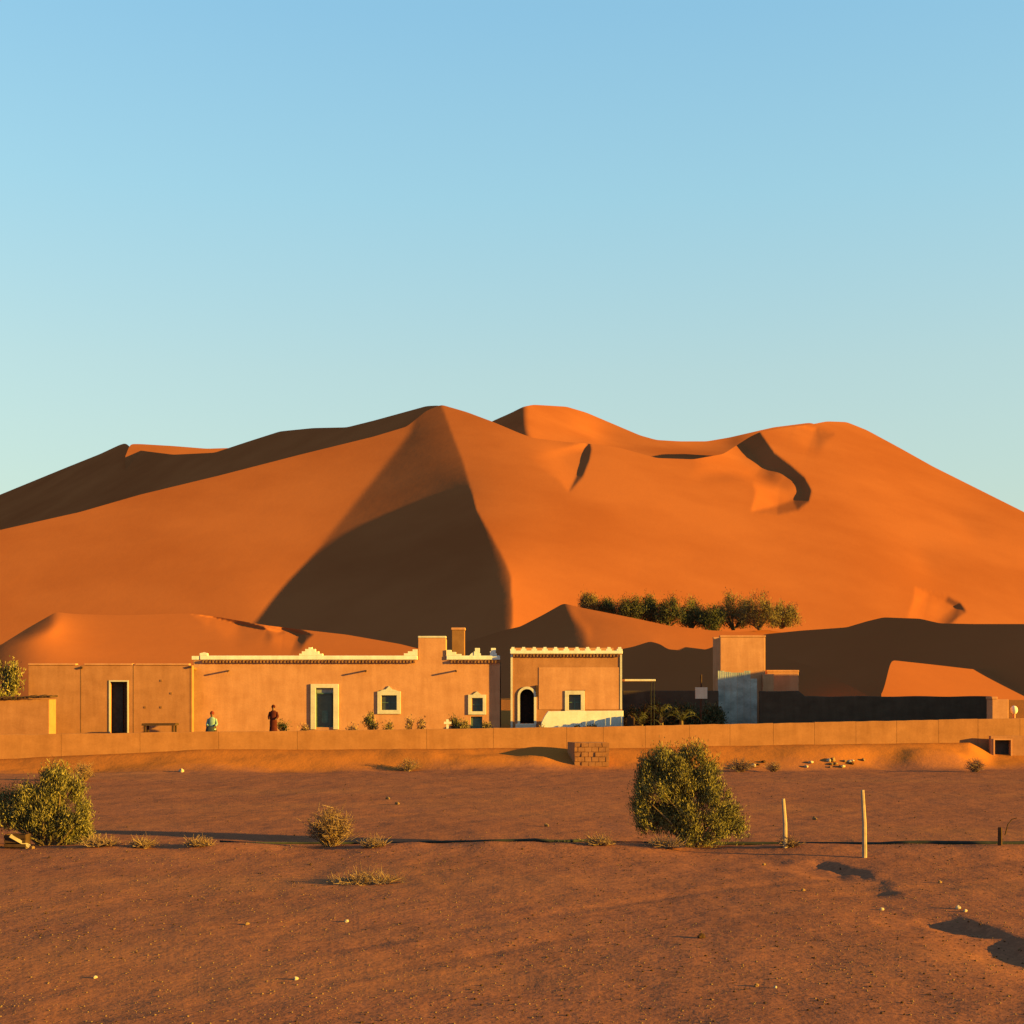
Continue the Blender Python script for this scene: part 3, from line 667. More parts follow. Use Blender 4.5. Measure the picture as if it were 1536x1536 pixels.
adopt(MB().tube([(fq.x(1521), 70, .6), (fq.x(1521), 70, fq.z(1071))], .08, 8).build('post', M_adobe), tk)
# ---------------------------------------------------------------- perimeter wall of cast panels
pw = root('perimeter_wall', 'long low ochre yard wall running across the whole view in front of the houses', 'wall', 0, 61, .5)
edges = list(np.arange(-380, 560, 118.))+[640, 740, 850, 905, 968, 1034, 1095, 1160, 1222, 1284, 1345, 1408, 1467, 1530, 1600, 1670, 1740, 1810]
TOPX = [-400, 0, 300, 700, 900, 1100, 1400, 1536, 1850]; TOPY = [1107, 1102, 1098, 1093, 1090, 1086, 1080, 1077, 1072]
for i in range(len(edges)-1):
    a0, a1 = edges[i]+.2, edges[i+1]-.2
    d0, d1 = float(wall_d(a0)), float(wall_d(a1)); jz = R.uniform(-.01, .01)
    P0 = Vector(((a0-768)/F*d0, d0)); P1 = Vector(((a1-768)/F*d1, d1)); tv = (P1-P0).normalized(); nv = Vector((-tv.y, tv.x))*.28
    zt0 = H+(HY-np.interp(a0, TOPX, TOPY))/F*d0+jz; zt1 = H+(HY-np.interp(a1, TOPX, TOPY))/F*d1+jz
    mb = MB(); n_ = 5
    for s_ in range(n_+1):
        q0 = P0.lerp(P1, s_/n_); zz = zt0+(zt1-zt0)*s_/n_+R.uniform(-.012, .012)
        for (ox, z_) in ((0, -.3), (0, zz-.02), (.03, zz), (.25/.28, zz), (1, zz-.02), (1, -.3)):
            mb.v.append((q0.x+nv.x*ox, q0.y+nv.y*ox, float(z_)))
    for s_ in range(n_):
        for k in range(6): a_ = s_*6+k; b_ = s_*6+(k+1) % 6; mb.f.append((a_, a_+6, b_+6, b_))
    mb.f.append(tuple(range(6))); mb.f.append(tuple(n_*6+k for k in range(6))[::-1])
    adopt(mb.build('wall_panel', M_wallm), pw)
# stub wall of blocks in front
sw = root('block_stub_wall', 'short stub of mud block wall standing on the sand before the yard wall', 'wall', 3.3, 59, 0)
B0 = P(862, 1150, 58.2); B0.z = g(B0.x, B0.y); xl = B0.x; xr = P(914, 1150, 58.2).x; zt = P(900, 1113, 58.2).z
nr_ = 5; hz = (zt-B0.z+.05)/nr_
mb = MB(); shx = -.30
for k in (0, 1):
    z_ = (B0.z-.2, zt-.03)[k]
    mb.v += [(xl+.03, 58.24, z_), (xr-.03, 58.24, z_), (xr-.03+shx, 59.2, z_), (xl+.03+shx, 59.2, z_)]
mb.f = [(0, 3, 2, 1), (4, 5, 6, 7), (0, 1, 5, 4), (1, 2, 6, 5), (2, 3, 7, 6), (3, 0, 4, 7)]
adopt(mb.build('core', M_adobe2), sw)
for r_ in range(nr_):
    n_ = 5; w_ = (xr-xl)/n_
    for k in range(-1, n_):
        u0 = xl+(k+(.5 if r_ % 2 else 0))*w_; u1 = u0+w_-.02; u0 = max(u0, xl); u1 = min(u1, xr)
        if u1-u0 < .08: continue
        z0 = B0.z-.05+r_*hz; top = z0+hz-.02-(R.uniform(0, .05) if r_ == nr_-1 else 0)
        adopt(MB().box(u0, u1, 58.2+R.uniform(-.02, .01), 58.5, z0, top, .008).build('brick', M_wallm), sw)
# small box kiosk with a black opening at the right edge
kd = 62.3; fkk = Face(kd)
kb = root('adobe_kiosk', 'small adobe niche with a black square opening at the right edge', 'niche', fkk.x(1505), kd, .2)
gz = 0.0
adopt(cellwall([(fkk.x(1486), fkk.x(1540), gz-.3, fkk.z(1104))], [(fkk.x(1492), fkk.x(1516), fkk.z(1140), fkk.z(1110))], kd, kd+.25).build('wall', M_adobe2, bevel=.015), kb)
adopt(MB().box(fkk.x(1492.2), fkk.x(1515.8), kd+.22, kd+.249, fkk.z(1141), fkk.z(1109.5)).build('door_leaf', M_black), kb)
adopt(cellwall([px_rect(fkk, 1490, 1518, 1108, 1142)], [px_rect(fkk, 1492, 1516, 1110, 1143)], kd-.03, kd-.002).build('door_frame', M_adobe), kb)
# ---------------------------------------------------------------- vegetation
def blades(cen, dirs, ln, wd, seed):
    """thin quads: centres, directions, lengths, widths"""
    r = np.random.default_rng(seed); n = len(cen)
    dirs = dirs/np.linalg.norm(dirs, axis=1, keepdims=True)
    t = r.normal(size=(n, 3)); t -= (t*dirs).sum(1, keepdims=True)*dirs; t /= np.linalg.norm(t, axis=1, keepdims=True)
    a_ = cen-dirs*ln[:, None]/2; b_ = cen+dirs*ln[:, None]/2; w_ = t*wd[:, None]/2
    mid = cen+r.normal(size=(n, 3))*ln[:, None]*.06
    V = np.stack([a_, mid+w_, b_, mid-w_], 1).reshape(-1, 3)
    me = bpy.data.meshes.new('foliage'); nf = n
    me.vertices.add(len(V)); me.vertices.foreach_set('co', V.astype(np.float32).ravel())
    me.loops.add(nf*4); me.loops.foreach_set('vertex_index', np.arange(nf*4, dtype=np.int32))
    me.polygons.add(nf); me.polygons.foreach_set('loop_start', np.arange(0, nf*4, 4, dtype=np.int32))
    me.update(calc_edges=True); return me
def bush(name, label, cat, loc, ells, nclump, nblade, bl, bw, m, seed, up=.8, cr=.28, nbranch=14, group=None, trunk=.04, ysc=.8):
    """ells: (x, z, rx, rz) around the root in metres; foliage gathered in clumps inside their union"""
    r = np.random.default_rng(seed); rt = root(name, label, cat, *loc, group=group)
    wts = np.array([e_[2]*e_[3] for e_ in ells]); wts = wts/wts.sum()
    cl = []
    while len(cl) < nclump:
        e_ = ells[r.choice(len(ells), p=wts)]
        v = r.normal(size=3); v = v/np.linalg.norm(v)*r.uniform(.25, 1)**(1/2.2)*.86
        c_ = np.array([e_[0]+v[0]*e_[2], v[1]*e_[2]*ysc, e_[1]+v[2]*e_[3]])
        if c_[2] > -.02: cl.append(c_)
    cl = np.array(cl); size = r.uniform(.6, 1.25, nclump)*cr
    ci = r.choice(nclump, nblade, p=size**2/(size**2).sum())
    off = r.normal(size=(nblade, 3))*np.array([.42, .42, .55])
    cen = cl[ci]+off*size[ci][:, None]
    out_ = cl[ci]*np.array([1, 1, .3]); out_ /= (np.linalg.norm(out_, axis=1, keepdims=True)+.3)
    dirs = out_*.6+np.array([0, 0, up])+r.normal(size=(nblade, 3))*.55
    keep = cen[:, 2] > .01; cen, dirs = cen[keep], dirs[keep]; n_ = len(cen)
    me = blades(cen, dirs, bl*r.uniform(.6, 1.4, n_), bw*r.uniform(.6, 1.5, n_), seed)
    f_ = link('foliage', me, m); f_.parent = rt; tag(f_, kind='stuff')
    mb = MB()
    for i in r.choice(nclump, min(nbranch, nclump), replace=False):
        c_ = Vector(cl[i]); b_ = Vector((r.normal()*.08, r.normal()*.08, -.1)); k_ = b_.lerp(c_, .5)+Vector((r.normal()*.1, r.normal()*.1, .05))*c_.length
        mb.tube([b_, k_, c_], [trunk, trunk*.6, trunk*.2], 5)
    b2 = mb.build('branches', M_bark); b2.parent = rt; tag(b2, kind='stuff')
    return rt
def ell(pxs, cx, by, sc): return [((a_-cx)/sc, (by-b_)/sc, c_/sc, d_/sc) for a_, b_, c_, d_ in pxs]
db_ = 28.0; sc_ = F/db_
x_ = (1035-768)/sc_
bush('desert_bush', 'large round olive desert bush standing right of centre on the gravel', 'bush', (x_, db_, H+(HY-1270)/sc_),
     ell([(985, 1205, 42, 52), (972, 1165, 28, 34), (1040, 1150, 36, 36), (1020, 1195, 58, 62), (1075, 1215, 36, 46), (1055, 1247, 50, 22), (1090, 1238, 24, 30), (1045, 1130, 18, 18), (1000, 1150, 30, 30), (980, 1225, 30, 25), (1008, 1152, 34, 36), (1015, 1175, 40, 40), (1068, 1170, 26, 32), (1050, 1150, 24, 26), (1000, 1240, 34, 24)], 1035, 1270, sc_), 150, 66000, .075, .014, M_leaf, 3, cr=.2, nbranch=26)
x_ = (75-768)/sc_
bush('desert_bush', 'leafy olive desert bush at the left edge beside a fallen pale plank', 'bush', (x_, db_, H+(HY-1268)/sc_),
     ell([(100, 1208, 42, 56), (62, 1218, 42, 46), (22, 1215, 36, 28), (-20, 1215, 40, 34), (82, 1170, 22, 20), (112, 1245, 30, 28), (40, 1200, 20, 22)], 75, 1268, sc_), 120, 52000, .075, .014, M_leaf, 5, cr=.2, nbranch=24)
def drybush(label, px, py, dd, w, h, n, seed, group=None):
    r = np.random.default_rng(seed); sc = F/dd; x = (px-768)/sc; z = g(x, dd)
    rt = root('dry_bush', label, 'dry bush', x, dd, z, group=group); mb = MB()
    for i in range(n):
        an_ = r.uniform(0, 6.283); le = r.uniform(.3, 1.0); R0 = r.uniform(.15, 1)
        tip = Vector((math.cos(an_)*w*R0, math.sin(an_)*w*.7*R0, h*le*(1.05-.45*R0*R0)))
        b_ = Vector((r.normal()*.05, r.normal()*.05, -.02)); k_ = b_.lerp(tip, .55)+Vector((r.normal()*.05, r.normal()*.05, .08*h))
        mb.tube([b_, k_, tip], [.009, .006, .003], 3, False)
        for q_ in range(4):
            s0 = k_.lerp(tip, r.uniform(0, 1)); s1 = s0+Vector((r.normal()*.09, r.normal()*.09, abs(r.normal())*.09)); mb.tube([s0, s1], [.005, .003], 3, False)
    o_ = mb.build('twigs', M_dry); o_.parent = rt; tag(o_, kind='stuff'); return rt
drybush('pale dry bush of thin twigs alone on the gravel left of centre', 495, 1275, 27.6, .55, .82, 330, 1)
drybush('withered twiggy weed sticking up at the far left below the yard wall', 125, 1155, 50, .5, .75, 120, 2)
drybush('wispy dry tuft on the sand left of the block stub wall', 612, 1150, 57, .6, .55, 100, 3)
drybush('wide dry tuft just right of the large bush by the yard wall', 1110, 1150, 57.5, .8, .6, 160, 4)
drybush('dry tuft below the yard wall near the niche on the right', 1462, 1150, 57.5, .55, .6, 120, 6)
drybush('small dry tuft at the sand edge between the big bush and the rubble heap', 1160, 1148, 58, .4, .45, 80, 7)
drybush('flat dark scrub with fallen twigs alone on the near gravel left of centre', 552, 1322, 22.6, .75, .06, 110, 8)
# low scrub along the bank edge
for i, (px, w, h) in enumerate([(150, .5, .14), (215, .35, .12), (300, .3, .08), (900, .35, .10), (560, .3, .08), (1000, .5, .12), (1185, .2, .1)]):
    drybush(['low brown scrub spreading right of the left bush', 'small brown scrub tuft second along the bank from the left bush', 'low scrub tuft between the left bush and the pale dry bush', 'flat brown scrub just left of the large round bush',
             'flat scrub just right of the pale dry bush', 'brown scrub under the large round bush', 'tiny scrub tuft at the foot of the shorter stake'][i], px, 1280, 27.0, w, h, 70, 20+i, group='scrub tufts on the bank')
# trees on the dune crest
TT = [(885, 893, 917, 12, M_leafb, 'small olive tree, leftmost on the dune crest'), (911, 905, 922, 9, M_leafd, 'tiny dark shrub second from the left on the dune crest'),
      (944, 899, 929, 17, M_leafd, 'dark rounded tree left in the dune crest grove'), (972, 896, 932, 13, M_leafd, 'tallest narrow dark tree of the left grove on the crest'),
      (1004, 898, 936, 18, M_leafd, 'broad blackish tree in the middle of the crest grove'), (1037, 902, 940, 18, M_leaf, 'olive green tree in the middle of the crest grove'),
      (1066, 905, 944, 15, M_leafd, 'dark green tree right of the middle of the crest grove'), (1100, 890, 940, 24, M_leafb, 'tall brownish tree where the crest grove is highest'),
      (1138, 891, 940, 28, M_leafb, 'widest brownish tree right in the crest grove'), (1172, 905, 938, 22, M_leafb, 'low sloping brown tree, rightmost on the dune crest')]
for i, (px, t0, b0, hw, m_, lb) in enumerate(TT):
    dd = 171+2*(i % 2) if i > 0 else 173; sc = F/dd; h = (b0-t0)/sc; w = hw/sc
    bush('desert_tree', lb, 'tree', ((px-768)/sc, dd, H+(HY-b0)/sc-.3),
         [(0, .3+h*.55, w*1.05, h*.44), (-w*.55, .3+h*.38, w*.65, h*.42), (w*.55, .3+h*.38, w*.65, h*.42), (w*.1, .3+h*.33, w*1.5, h*.33), (w*R.uniform(-.6, .6), .3+h*.9, w*.4, h*.2)], 60, 8000, .26, .06, m_, 40+i, cr=.75, nbranch=10, group='trees on the dune crest', trunk=.12)
bush('yard_tree', 'ragged green tree rising behind the low shed at the left edge', 'tree', ((15-768)/F*72, 70.6, 1.0),
     ell([(8, 1010, 26, 26), (-20, 1015, 26, 30), (33, 1020, 13, 20), (-50, 1020, 30, 30), (10, 1045, 30, 25)], 15, 1103, F/71), 60, 7000, .2, .06, M_leaf, 61, cr=.4, nbranch=14, trunk=.1)
# date palms in the dark garden
def palm(label, px, dd, hgt, n, seed, m, ln=1.3):
    r = np.random.default_rng(seed); x = (px-768)/F*dd; z = g(x, dd); rt = root('young_palm', label, 'palm', x, dd, z, group='young palms in the garden')
    MB_ = MB().tube([(0, 0, -.2), (0, 0, hgt)], [.14, .1], 8).build('trunk', M_bark); MB_.parent = rt
    for i in range(n):
        an_ = 2*math.pi*i/n+r.normal()*.2; el = r.uniform(.35, 1.35); mb = MB(); pts = []
        for k in range(7):
            t = k/6; pts.append(Vector((math.cos(an_)*ln*t*math.cos(el)*1.1, math.sin(an_)*ln*t*math.cos(el)*1.1, hgt+ln*(t*math.sin(el)-.55*t*t*t))))
        mb.tube(pts, [.02, .018, .016, .013, .01, .008, .004], 4, False)
        for k in range(1, 22):
            t = k/22*6; j = min(int(t), 5); p = pts[j].lerp(pts[j+1], t-j); dv = (pts[j+1]-pts[j]).normalized(); sd_ = dv.cross(Vector((0, 0, 1))).normalized()
            for s_ in (-1, 1):
                tip = p+(sd_*s_*.8+dv*.7+Vector((0, 0, -.12)))*.26; b0 = len(mb.v); mb.v += [tuple(p-dv*.018), tuple(p+dv*.018), tuple(tip)]; mb.f.append((b0, b0+1, b0+2))
        o_ = mb.build('frond', m); o_.parent = rt
    return rt
palm('young palm with arching fronds nearest the reed screen', 962, 74, .5, 14, 1, M_leafd)
palm('young palm with the tallest fronds in the dark garden', 992, 75, .9, 18, 2, M_leafd, 1.5)
palm('young palm just left of the board on its pole', 1022, 74.5, .7, 16, 3, M_leafd, 1.4)
for i, (px, w_, h_, lb) in enumerate([(948, .75, 1.5, 'dense dark shrub right beside the reed screen'), (985, .9, 1.7, 'dense dark shrub behind the tallest young palm'), (1028, .95, 1.6, 'dense dark shrub left of the board on its pole'), (1066, .6, 1.3, 'dark shrub between the board and the ribbed sheets')]):
    x = (px-768)/F*78; bush('garden_shrub', lb, 'shrub', (x, 78, g(x, 78)), [(0, h_*.55, w_, h_*.45), (w_*.3, h_*.3, w_, h_*.3)], 40, 4500, .2, .06, M_leafd, 140+i, cr=.4, nbranch=8, group='dark shrubs in the garden')
fo = Face(76.0)
sg = root('board_on_pole', 'small pale square board on a pole in the dark garden', 'board', fo.x(1051), 76, 1)
adopt(MB().box(fo.x(1043), fo.x(1061), 76, 76.05, fo.z(1048), fo.z(1031)).build('board', M_ltrim), sg)
adopt(MB().tube([(fo.x(1052), 76.1, .8), (fo.x(1052), 76.1, fo.z(1012))], .05).build('pole', M_woodd), sg)
# yard plants
def yplant(label, px, dd, h, w, m, n, seed, name='yard_plant', cat='plant'):
    x = (px-768)/F*dd
    return bush(name, label, cat, (x, dd, g(x, dd)), [(0, h*.55, w, h*.45)], 10, n, .15, .035, m, seed, cr=.22, nbranch=6, trunk=.02)
for i, a_ in enumerate([('dark low plant beside the standing person in the maroon robe', 424, 69.5, .75, .22, M_leafd, 420), ('small reddish plant left of the white framed door', 456, 69, .5, .25, M_dry, 300),
     ('small reddish plant right of the white framed door', 529, 69, .55, .25, M_dry, 350), ('tall green yard plant under the larger white window', 557, 69.5, 1.25, .35, M_leaf, 900), ('low olive plant right of the tall plant under the window', 581, 69, .6, .3, M_leafb, 350),
     ('thin brown plant on the yard wall line left of the raised block', 614, 69, .95, .12, M_dry, 350), ('thin brown plant below the raised block', 632, 69, .95, .14, M_dry, 350), ('dark green plant left of the small hatch', 684, 69.5, 1.0, .35, M_leafd, 800),
     ('bushy plant under the smaller white window', 697, 69, .8, .3, M_leafb, 450), ('olive plant right of the small hatch', 730, 69.4, .7, .22, M_leafb, 350), ('low weeds before the step of the arched door', 812, 69, .45, .3, M_dry, 260),
     ('low dark weeds at the foot of the white terrace wall', 880, 69, .5, .9, M_leafd, 900)]):
    yplant(*a_, 90+i)
# stones, rubble, posts, stakes
M_stone = plain('stone', (.16, .085, .04)); M_stonew = plain('pale_stone', (.30, .21, .15)); M_stoned = plain('dark_stone', (.05, .024, .012))
def stone_geo(r, s, fl=.65, sub=1):
    bm = bmesh.new(); bmesh.ops.create_icosphere(bm, subdivisions=sub, radius=1)
    if sub > 1:
        for v in bm.verts: v.co *= 1+.25*math.sin(v.co.x*3.1+s*90)*math.cos(v.co.y*2.7+s*40)
    for v in bm.verts: v.co = Vector((v.co.x*s*r.uniform(.8, 1.15), v.co.y*s*r.uniform(.8, 1.15), v.co.z*s*fl*r.uniform(.8, 1.15)))
    V = [tuple(v.co) for v in bm.verts]; Fc = [tuple(v.index for v in f.verts) for f in bm.faces]; bm.free(); return V, Fc
rr = np.random.default_rng(4)
geos = [stone_geo(rr, 1) for _ in range(12)]
GV = [np.array(a_[0]) for a_ in geos]; GF = np.array(geos[0][1])
def gravel(name, n, yr, sr, m, seed, power=1.6):
    r = np.random.default_rng(seed); y = yr[0]+(yr[1]-yr[0])*r.uniform(0, 1, n)**power; x = r.uniform(-.46, .46, n)*y
    dens = fbm(x*.35, y*.35, 3, 33+seed); k_ = dens > r.uniform(-.35, .2, n); x, y = x[k_], y[k_]; n = len(x)
    z = G(x, y); s_ = sr[0]+(sr[1]-sr[0])*r.uniform(0, 1, n)**4; an_ = r.uniform(0, 6.28, n)
    gi = r.integers(0, 12, n); Vb = np.stack([GV[i] for i in gi])*s_[:, None, None]
    c_, q_ = np.cos(an_)[:, None], np.sin(an_)[:, None]
    V = np.stack([Vb[:, :, 0]*c_-Vb[:, :, 1]*q_+x[:, None], Vb[:, :, 0]*q_+Vb[:, :, 1]*c_+y[:, None], Vb[:, :, 2]+z[:, None]+s_[:, None]*.15], -1).reshape(-1, 3)
    Fi = (GF[None]+(np.arange(n)*len(GV[0]))[:, None, None]).reshape(-1, 3)
    me = bpy.data.meshes.new(name); me.vertices.add(len(V)); me.vertices.foreach_set('co', V.astype(np.float32).ravel())
    me.loops.add(Fi.size); me.loops.foreach_set('vertex_index', Fi.ravel().astype(np.int32)); me.polygons.add(len(Fi)); me.polygons.foreach_set('loop_start', np.arange(0, Fi.size, 3, dtype=np.int32))
    me.update(calc_edges=True); return link(name, me, m)
for q in (('gravel', 12000, (11, 32), (.006, .018), M_stone, 1, 1.3), ('gravel', 9000, (11, 30), (.006, .022), M_stoned, 2, 1.5), ('gravel', 1500, (24, 57), (.015, .035), M_stoned, 3, 1.0)):
    tag(gravel(*q), kind='stuff')
def stone(label, px, py, dd, s_, m, seed, fl=.8, z=None, group=None):
    r = np.random.default_rng(seed); V, Fc = stone_geo(r, s_, fl, 2); x = (px-768)/F*dd
    me = bpy.data.meshes.new('stone'); me.from_pydata(V, [], Fc); o_ = link('stone', me, m); o_.location = (x, dd, g(x, dd)+s_*fl*.5 if z is None else z)
    return tag(o_, label, 'stone', group)
def gd(py, px=768):              # depth at which the ground shows at this row
    dd = 10.
    if True:
        da = np.arange(10, 66, .05); hit = np.nonzero(H+(HY-py)/F*da <= G((px-768)/F*da, da))[0]
        return float(da[hit[0]]) if len(hit) else 60.
    while dd < 66:
        x = (px-768)/F*dd
        if H+(HY-py)/F*dd <= g(x, dd): return dd
        dd += .05
    return 60.
_ST = ([(1323, 1366, .05, M_stonew, 'small white stone left of the larger dark hollow'), (1437, 1364, .06, M_stonew, 'pointed white stone above the larger dark hollow'), (1448, 1368, .045, M_stonew, 'lower white stone leaning on the pointed one'),
     (272, 1158, .16, M_stonew, 'pale lump at the sand edge below the tall dark doorway'), (582, 1199, .1, M_stone, 'pale stone alone on the far gravel left of centre'), (596, 1207, .1, M_stone, 'second stone right beside the lone pale stone on the far gravel'), (143, 1468, .035, M_stonew, 'tiny white pebble at the lower left'), (1163, 1483, .03, M_stonew, 'tiny white pebble at the lower right'),
     (444, 1470, .04, M_stonew, 'tiny pale pebble low and left of centre'), (1052, 1408, .07, M_stoned, 'dark stone below the large round bush'), (371, 1388, .045, M_stone, 'brown stone below the pale dry bush'), (1222, 1230, .09, M_stone, 'stone between the two bleached stakes'), (520, 1384, .045, M_stonew, 'pale stone in the middle of the left gravel'),
     (1146, 1298, .05, M_stone, 'stone just left of the shorter stake'), (820, 1240, .09, M_stone, 'stone on the bank left of the large bush'), (1135, 1480, .04, M_stone, 'brown pebble near the bottom right of centre'), (1205, 1337, .05, M_stone, 'stone left of the smaller dark hollow'), (1410, 1325, .05, M_stone, 'stone right of the smaller dark hollow')])
for i, (px, py, s_, m_, lb) in enumerate(_ST):
    stone(lb, px, py, gd(py, px), s_*.72, m_, 200+i)
for (c_, w_, n_, py, lb, grp) in ((1258, 45, 15, 1147, 'stone in the rubble heap below the yard wall right of the large bush', 'rubble heap stones'), (1130, 34, 8, 1150, 'stone scattered beside the large bush at the sand edge', 'stones beside the bush'), (30, 30, 6, 1272, 'stone at the foot of the left edge bush', 'stones under the left bush')):
    for i in range(n_):
        px = c_+R.gauss(0, .45)*w_; pyy = py+R.uniform(-6, 5); dd = gd(pyy, px)
        stone(lb, px, pyy, dd, R.uniform(.05, .13)*(1 if dd > 40 else .4), R.choice([M_stone, M_stoned, M_stone, M_stone, M_stonew]), 300+i, R.uniform(.5, 1), group=grp)
shadow_line = []; rad_ = []  # black tube made up in place of a thin shadow line
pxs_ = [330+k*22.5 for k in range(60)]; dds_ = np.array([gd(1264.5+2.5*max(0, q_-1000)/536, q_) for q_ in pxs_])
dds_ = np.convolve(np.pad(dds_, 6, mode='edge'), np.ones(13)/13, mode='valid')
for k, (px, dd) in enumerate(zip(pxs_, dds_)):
    x = (px-768)/F*dd; zl = H+(HY-1264.5-2.5*max(0, px-1000)/536)/F*dd; gz_ = g(x, dd); shadow_line.append((x, dd, min(max(gz_+.03, zl), gz_+.16))); rad_.append(.022+.03*k/60)
tag(MB().tube(shadow_line, rad_, 8).build('shadow_line_tube', M_black, smooth=True), 'long thin black tube standing in for a shadow line across the gravel behind the bushes and stakes', 'shadow_line')
for (px, t0, b0, lb, lean) in ((1177, 1198, 1272, 'shorter bleached wooden stake, left of the two', .0), (1296, 1185, 1287, 'taller bleached wooden stake, right of the two', .0)):
    dd = gd(b0, px); sc = F/dd; x = (px-768)/sc; z0 = H+(HY-b0)/sc; h = (b0-t0)/sc
    st = root('wooden_stake', lb, 'stake', x, dd, z0, group='bleached stakes')
    o_ = MB().tube([(.01, 0, -.2), (.005, 0, h*.5), (-.03, 0, h)], [.05, .044, .034], 7).build('shaft', M_wood); o_.parent = st
dd = gd(1268, 1500); x = (1500-768)/F*dd
st = root('dark_stake', 'short dark stake with a bent twig near the right edge', 'stake', x, dd, g(x, dd))
o_ = MB().tube([(0, 0, -.1), (0, 0, .36)], [.045, .04], 6).build('shaft', M_woodd); o_.parent = st
o_ = MB().tube([(.1, 0, .2), (.16, 0, .42), (.24, 0, .52), (.34, 0, .55)], [.015, .013, .012, .01], 5).build('twig', M_woodd); o_.parent = st
dd = 27.4; x = (38-768)/F*dd
pl = MB().box(-.22, .22, -.06, .06, -.03, .03).build('plank', M_stonew); pl.location = (x, dd-.3, g(x, dd-.3)+.15); pl.rotation_euler = (0, math.radians(32), .3); tag(pl, 'pale fallen plank leaning at the foot of the left bush', 'plank')
ct = root('broken_crate', 'dark broken crate beneath the pale plank at the left edge', 'crate', (26-768)/F*27.2, 27.2, g(-10, 27.2))
for i in range(3):
    for s_ in (-.13, .13):
        o_ = MB().box(-.22, .22, s_-.012, s_+.012, .02+i*.09, .09+i*.09, .004).build('slat', M_woodd); o_.parent = ct
for s_ in (-.2, .2): o_ = MB().box(s_-.015, s_+.015, -.11, .11, .0, .28).build('side_board', M_woodd); o_.parent = ct
# low table
tb = root('low_table', 'dark low table standing against the annex wall', 'table', (239-768)/F*70, 69.5, 1.0)
ftb = Face(69.5); zt_ = ftb.z(1085)
adopt(MB().box(ftb.x(214), ftb.x(264), 69.3, 70.1, zt_-.12, zt_, .01).build('tabletop', M_woodd), tb)
for a_ in (218, 260):
    for y in (69.4, 70.0): adopt(MB().box(ftb.x(a_)-.05, ftb.x(a_)+.05, y-.05, y+.05, .8, zt_-.121).build('leg', M_woodd), tb)
fx_ = Face(68.6)
wx = root('white_marker', 'small white cross shaped marker among the plants near the small hatch', 'marker', fx_.x(671), 68.6, 1.0)
adopt(MB().box(fx_.x(669.5), fx_.x(673), 68.6, 68.64, .9, fx_.z(1079)).build('upright', M_white), wx)
adopt(MB().box(fx_.x(666), fx_.x(677), 68.57, 68.598, fx_.z(1086), fx_.z(1082.5)).build('arm', M_white), wx)
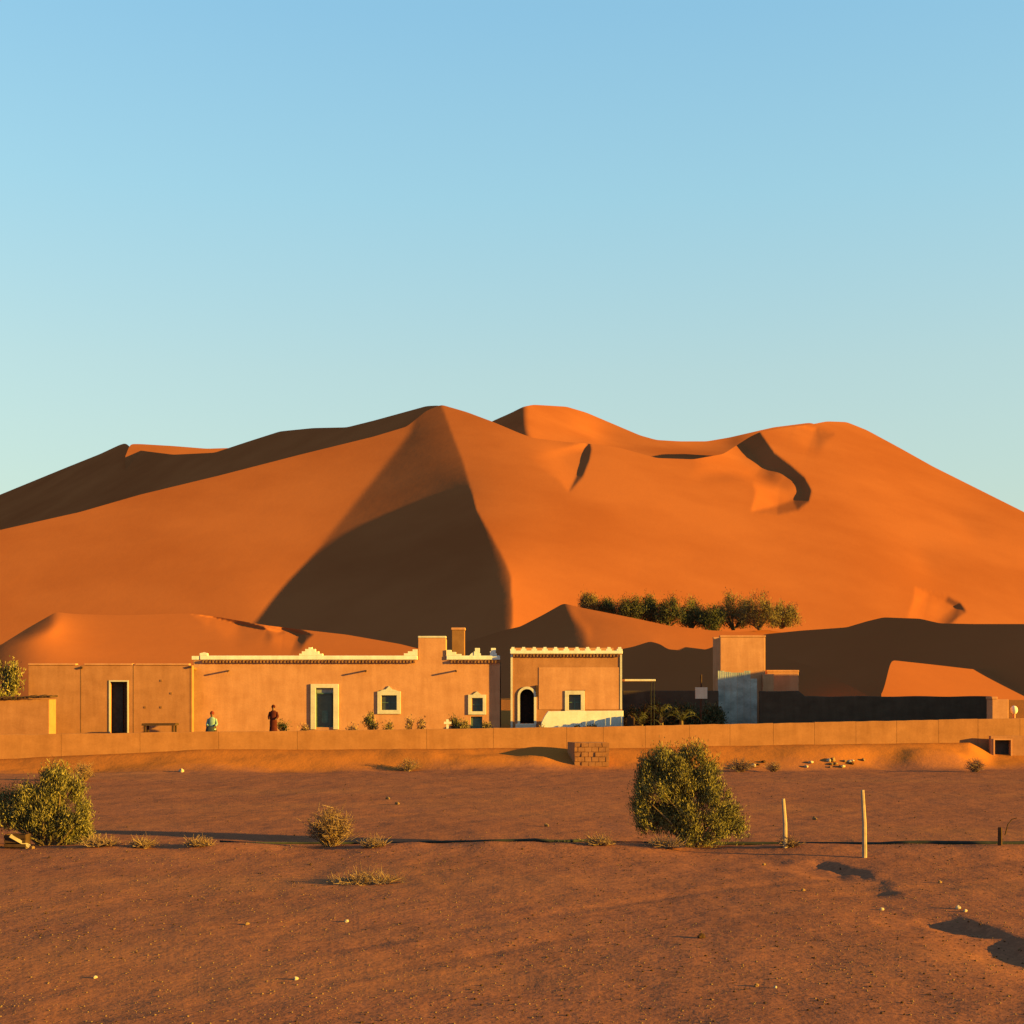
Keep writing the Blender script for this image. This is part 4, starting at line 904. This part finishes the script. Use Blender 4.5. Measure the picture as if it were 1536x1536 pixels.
# ---------------------------------------------------------------- people
M_skin = plain('skin', (.16, .08, .045)); M_maroon = plain('maroon_cloth', (.055, .012, .010)); M_tealc = plain('pale_teal_cloth', (.15, .20, .18)); M_darkc = plain('dark_cloth', (.03, .03, .035)); M_redc = plain('red_scarf', (.14, .025, .018))
def skinbody(joints, edges_, m, parent, name='body'):
    me = bpy.data.meshes.new(name); me.from_pydata([j[:3] for j in joints], edges_, []); o_ = link(name, me, m, parent)
    md = o_.modifiers.new('skin', 'SKIN'); md.use_smooth_shade = True
    for i, j in enumerate(joints): me.skin_vertices[0].data[i].radius = (j[3], j[3]*(.85 if len(j) < 5 else j[4]))
    me.skin_vertices[0].data[0].use_root = True
    o_.modifiers.new('sub', 'SUBSURF').levels = 1; o_.modifiers['sub'].render_levels = 2; return o_
def person(label, px, dd, seated, robe_m, head_m, skirt_m, scale=1.0):
    x = (px-768)/F*dd; rt = root('person', label, 'person', x, dd, g(x, dd)); hp = .46 if seated else .88
    J = [(0, 0, hp, .13), (0, .01, hp+.22, .13), (0, .02, hp+.42, .15, .6), (0, 0, hp+.54, .055), (0, -.02, hp+.66, .085), (0, -.02, hp+.77, .075)]
    E = [(0, 1), (1, 2), (2, 3), (3, 4), (4, 5)]
    for s_ in (-1, 1):
        b = len(J)
        if seated: J += [(s_*.09, -.1, hp, .09), (s_*.12, -.42, hp+.04, .065), (s_*.12, -.46, .22, .05), (s_*.12, -.5, .06, .04), (s_*.12, -.6, .04, .035)]
        else: J += [(s_*.09, 0, hp-.12, .09), (s_*.1, -.02, .48, .06), (s_*.1, 0, .1, .042), (s_*.1, -.05, .05, .04), (s_*.1, -.15, .04, .035)]
        E += [(0, b), (b, b+1), (b+1, b+2), (b+2, b+3), (b+3, b+4)]
        c_ = len(J)
        J += [(s_*.19, .02, hp+.45, .05), (s_*.25, .0, hp+.2, .04), (s_*.2, -.2, hp+.08, .032), (s_*.18, -.27, hp+.06, .03, .5)]
        E += [(2, c_), (c_, c_+1), (c_+1, c_+2), (c_+2, c_+3)]
        for f_ in range(4):
            k = len(J); J += [(s_*(.15+.016*f_), -.31, hp+.055, .008), (s_*(.15+.016*f_), -.35-.006*(f_ % 3), hp+.035, .007)]; E += [(c_+3, k), (k, k+1)]
        k = len(J); J += [(s_*.145, -.275, hp+.06, .009), (s_*.13, -.31, hp+.05, .007)]; E += [(c_+3, k), (k, k+1)]
    skinbody(J, E, M_skin, rt)
    # robe: lofted rings over torso, and sleeves
    def loft(rings, n_=16):
        mb = MB()
        for (cx, cy, cz, rx, ry) in rings:
            for k in range(n_): t = 2*math.pi*k/n_; w_ = 1+.05*math.sin(5*t); mb.v.append((cx+rx*w_*math.cos(t), cy+ry*w_*math.sin(t), cz))
        for i in range(len(rings)-1):
            for k in range(n_): a_ = i*n_+k; b_ = i*n_+(k+1) % n_; mb.f.append((a_, b_, b_+n_, a_+n_))
        return mb
    o_ = loft([(0, .0, hp-.12, .2, .17), (0, .0, hp+.05, .19, .16), (0, .01, hp+.25, .18, .15), (0, .02, hp+.42, .21, .14), (0, .01, hp+.5, .16, .11), (0, 0, hp+.56, .07, .075)]).build('robe', robe_m, smooth=True); o_.parent = rt
    for s_ in (-1, 1): o_ = MB().tube([(s_*.17, .02, hp+.46), (s_*.25, 0, hp+.2), (s_*.2, -.2, hp+.09)], [.075, .065, .06], 10, False).build('sleeve', robe_m, smooth=True); o_.parent = rt
    if seated: o_ = loft([(0, -.52, .12, .23, .08), (0, -.5, .3, .22, .09), (0, -.38, hp+.06, .21, .16), (0, -.2, hp+.09, .21, .2), (0, -.02, hp+.03, .2, .19), (0, .0, hp-.05, .19, .17)]).build('trousers', skirt_m, smooth=True)
    else: o_ = loft([(0, -.02, .06, .25, .2), (0, -.02, .3, .22, .18), (0, 0, .6, .2, .17), (0, 0, hp-.05, .205, .175)]).build('skirt', skirt_m, smooth=True)
    o_.parent = rt
    o_ = ball(.112, (0, .01, hp+.74), 14, 9, 1.12); o_ = o_.build('headscarf', head_m, smooth=True); o_.parent = rt; o_.location = (0, .012, .01)
    for s_ in (-1, 1): o_ = ball(.009, (s_*.032, -.112, hp+.72), 6, 4).build('eye', M_dark); o_.parent = rt
    rt.scale = (scale,)*3; return rt
person('seated person in a red headscarf and pale teal top by the yard wall', 318, 67.5, True, M_tealc, M_redc, M_darkc, .98)
sb = root('low_stool', 'plain wooden stool under the seated person in the teal top', 'stool', (318-768)/F*67.5, 67.55, g(-15, 67.5))
o_ = MB().box(-.2, .2, -.18, .22, .30, .34).build('seat', M_woodd); o_.parent = sb
for a_ in (-.16, .16):
    for b_ in (-.14, .18): o_ = MB().box(a_-.02, a_+.02, b_-.02, b_+.02, -.05, .299).build('leg', M_woodd); o_.parent = sb
person('standing person in a long maroon hooded robe in front of the long house', 410, 69.0, False, M_maroon, M_maroon, M_maroon, .93)
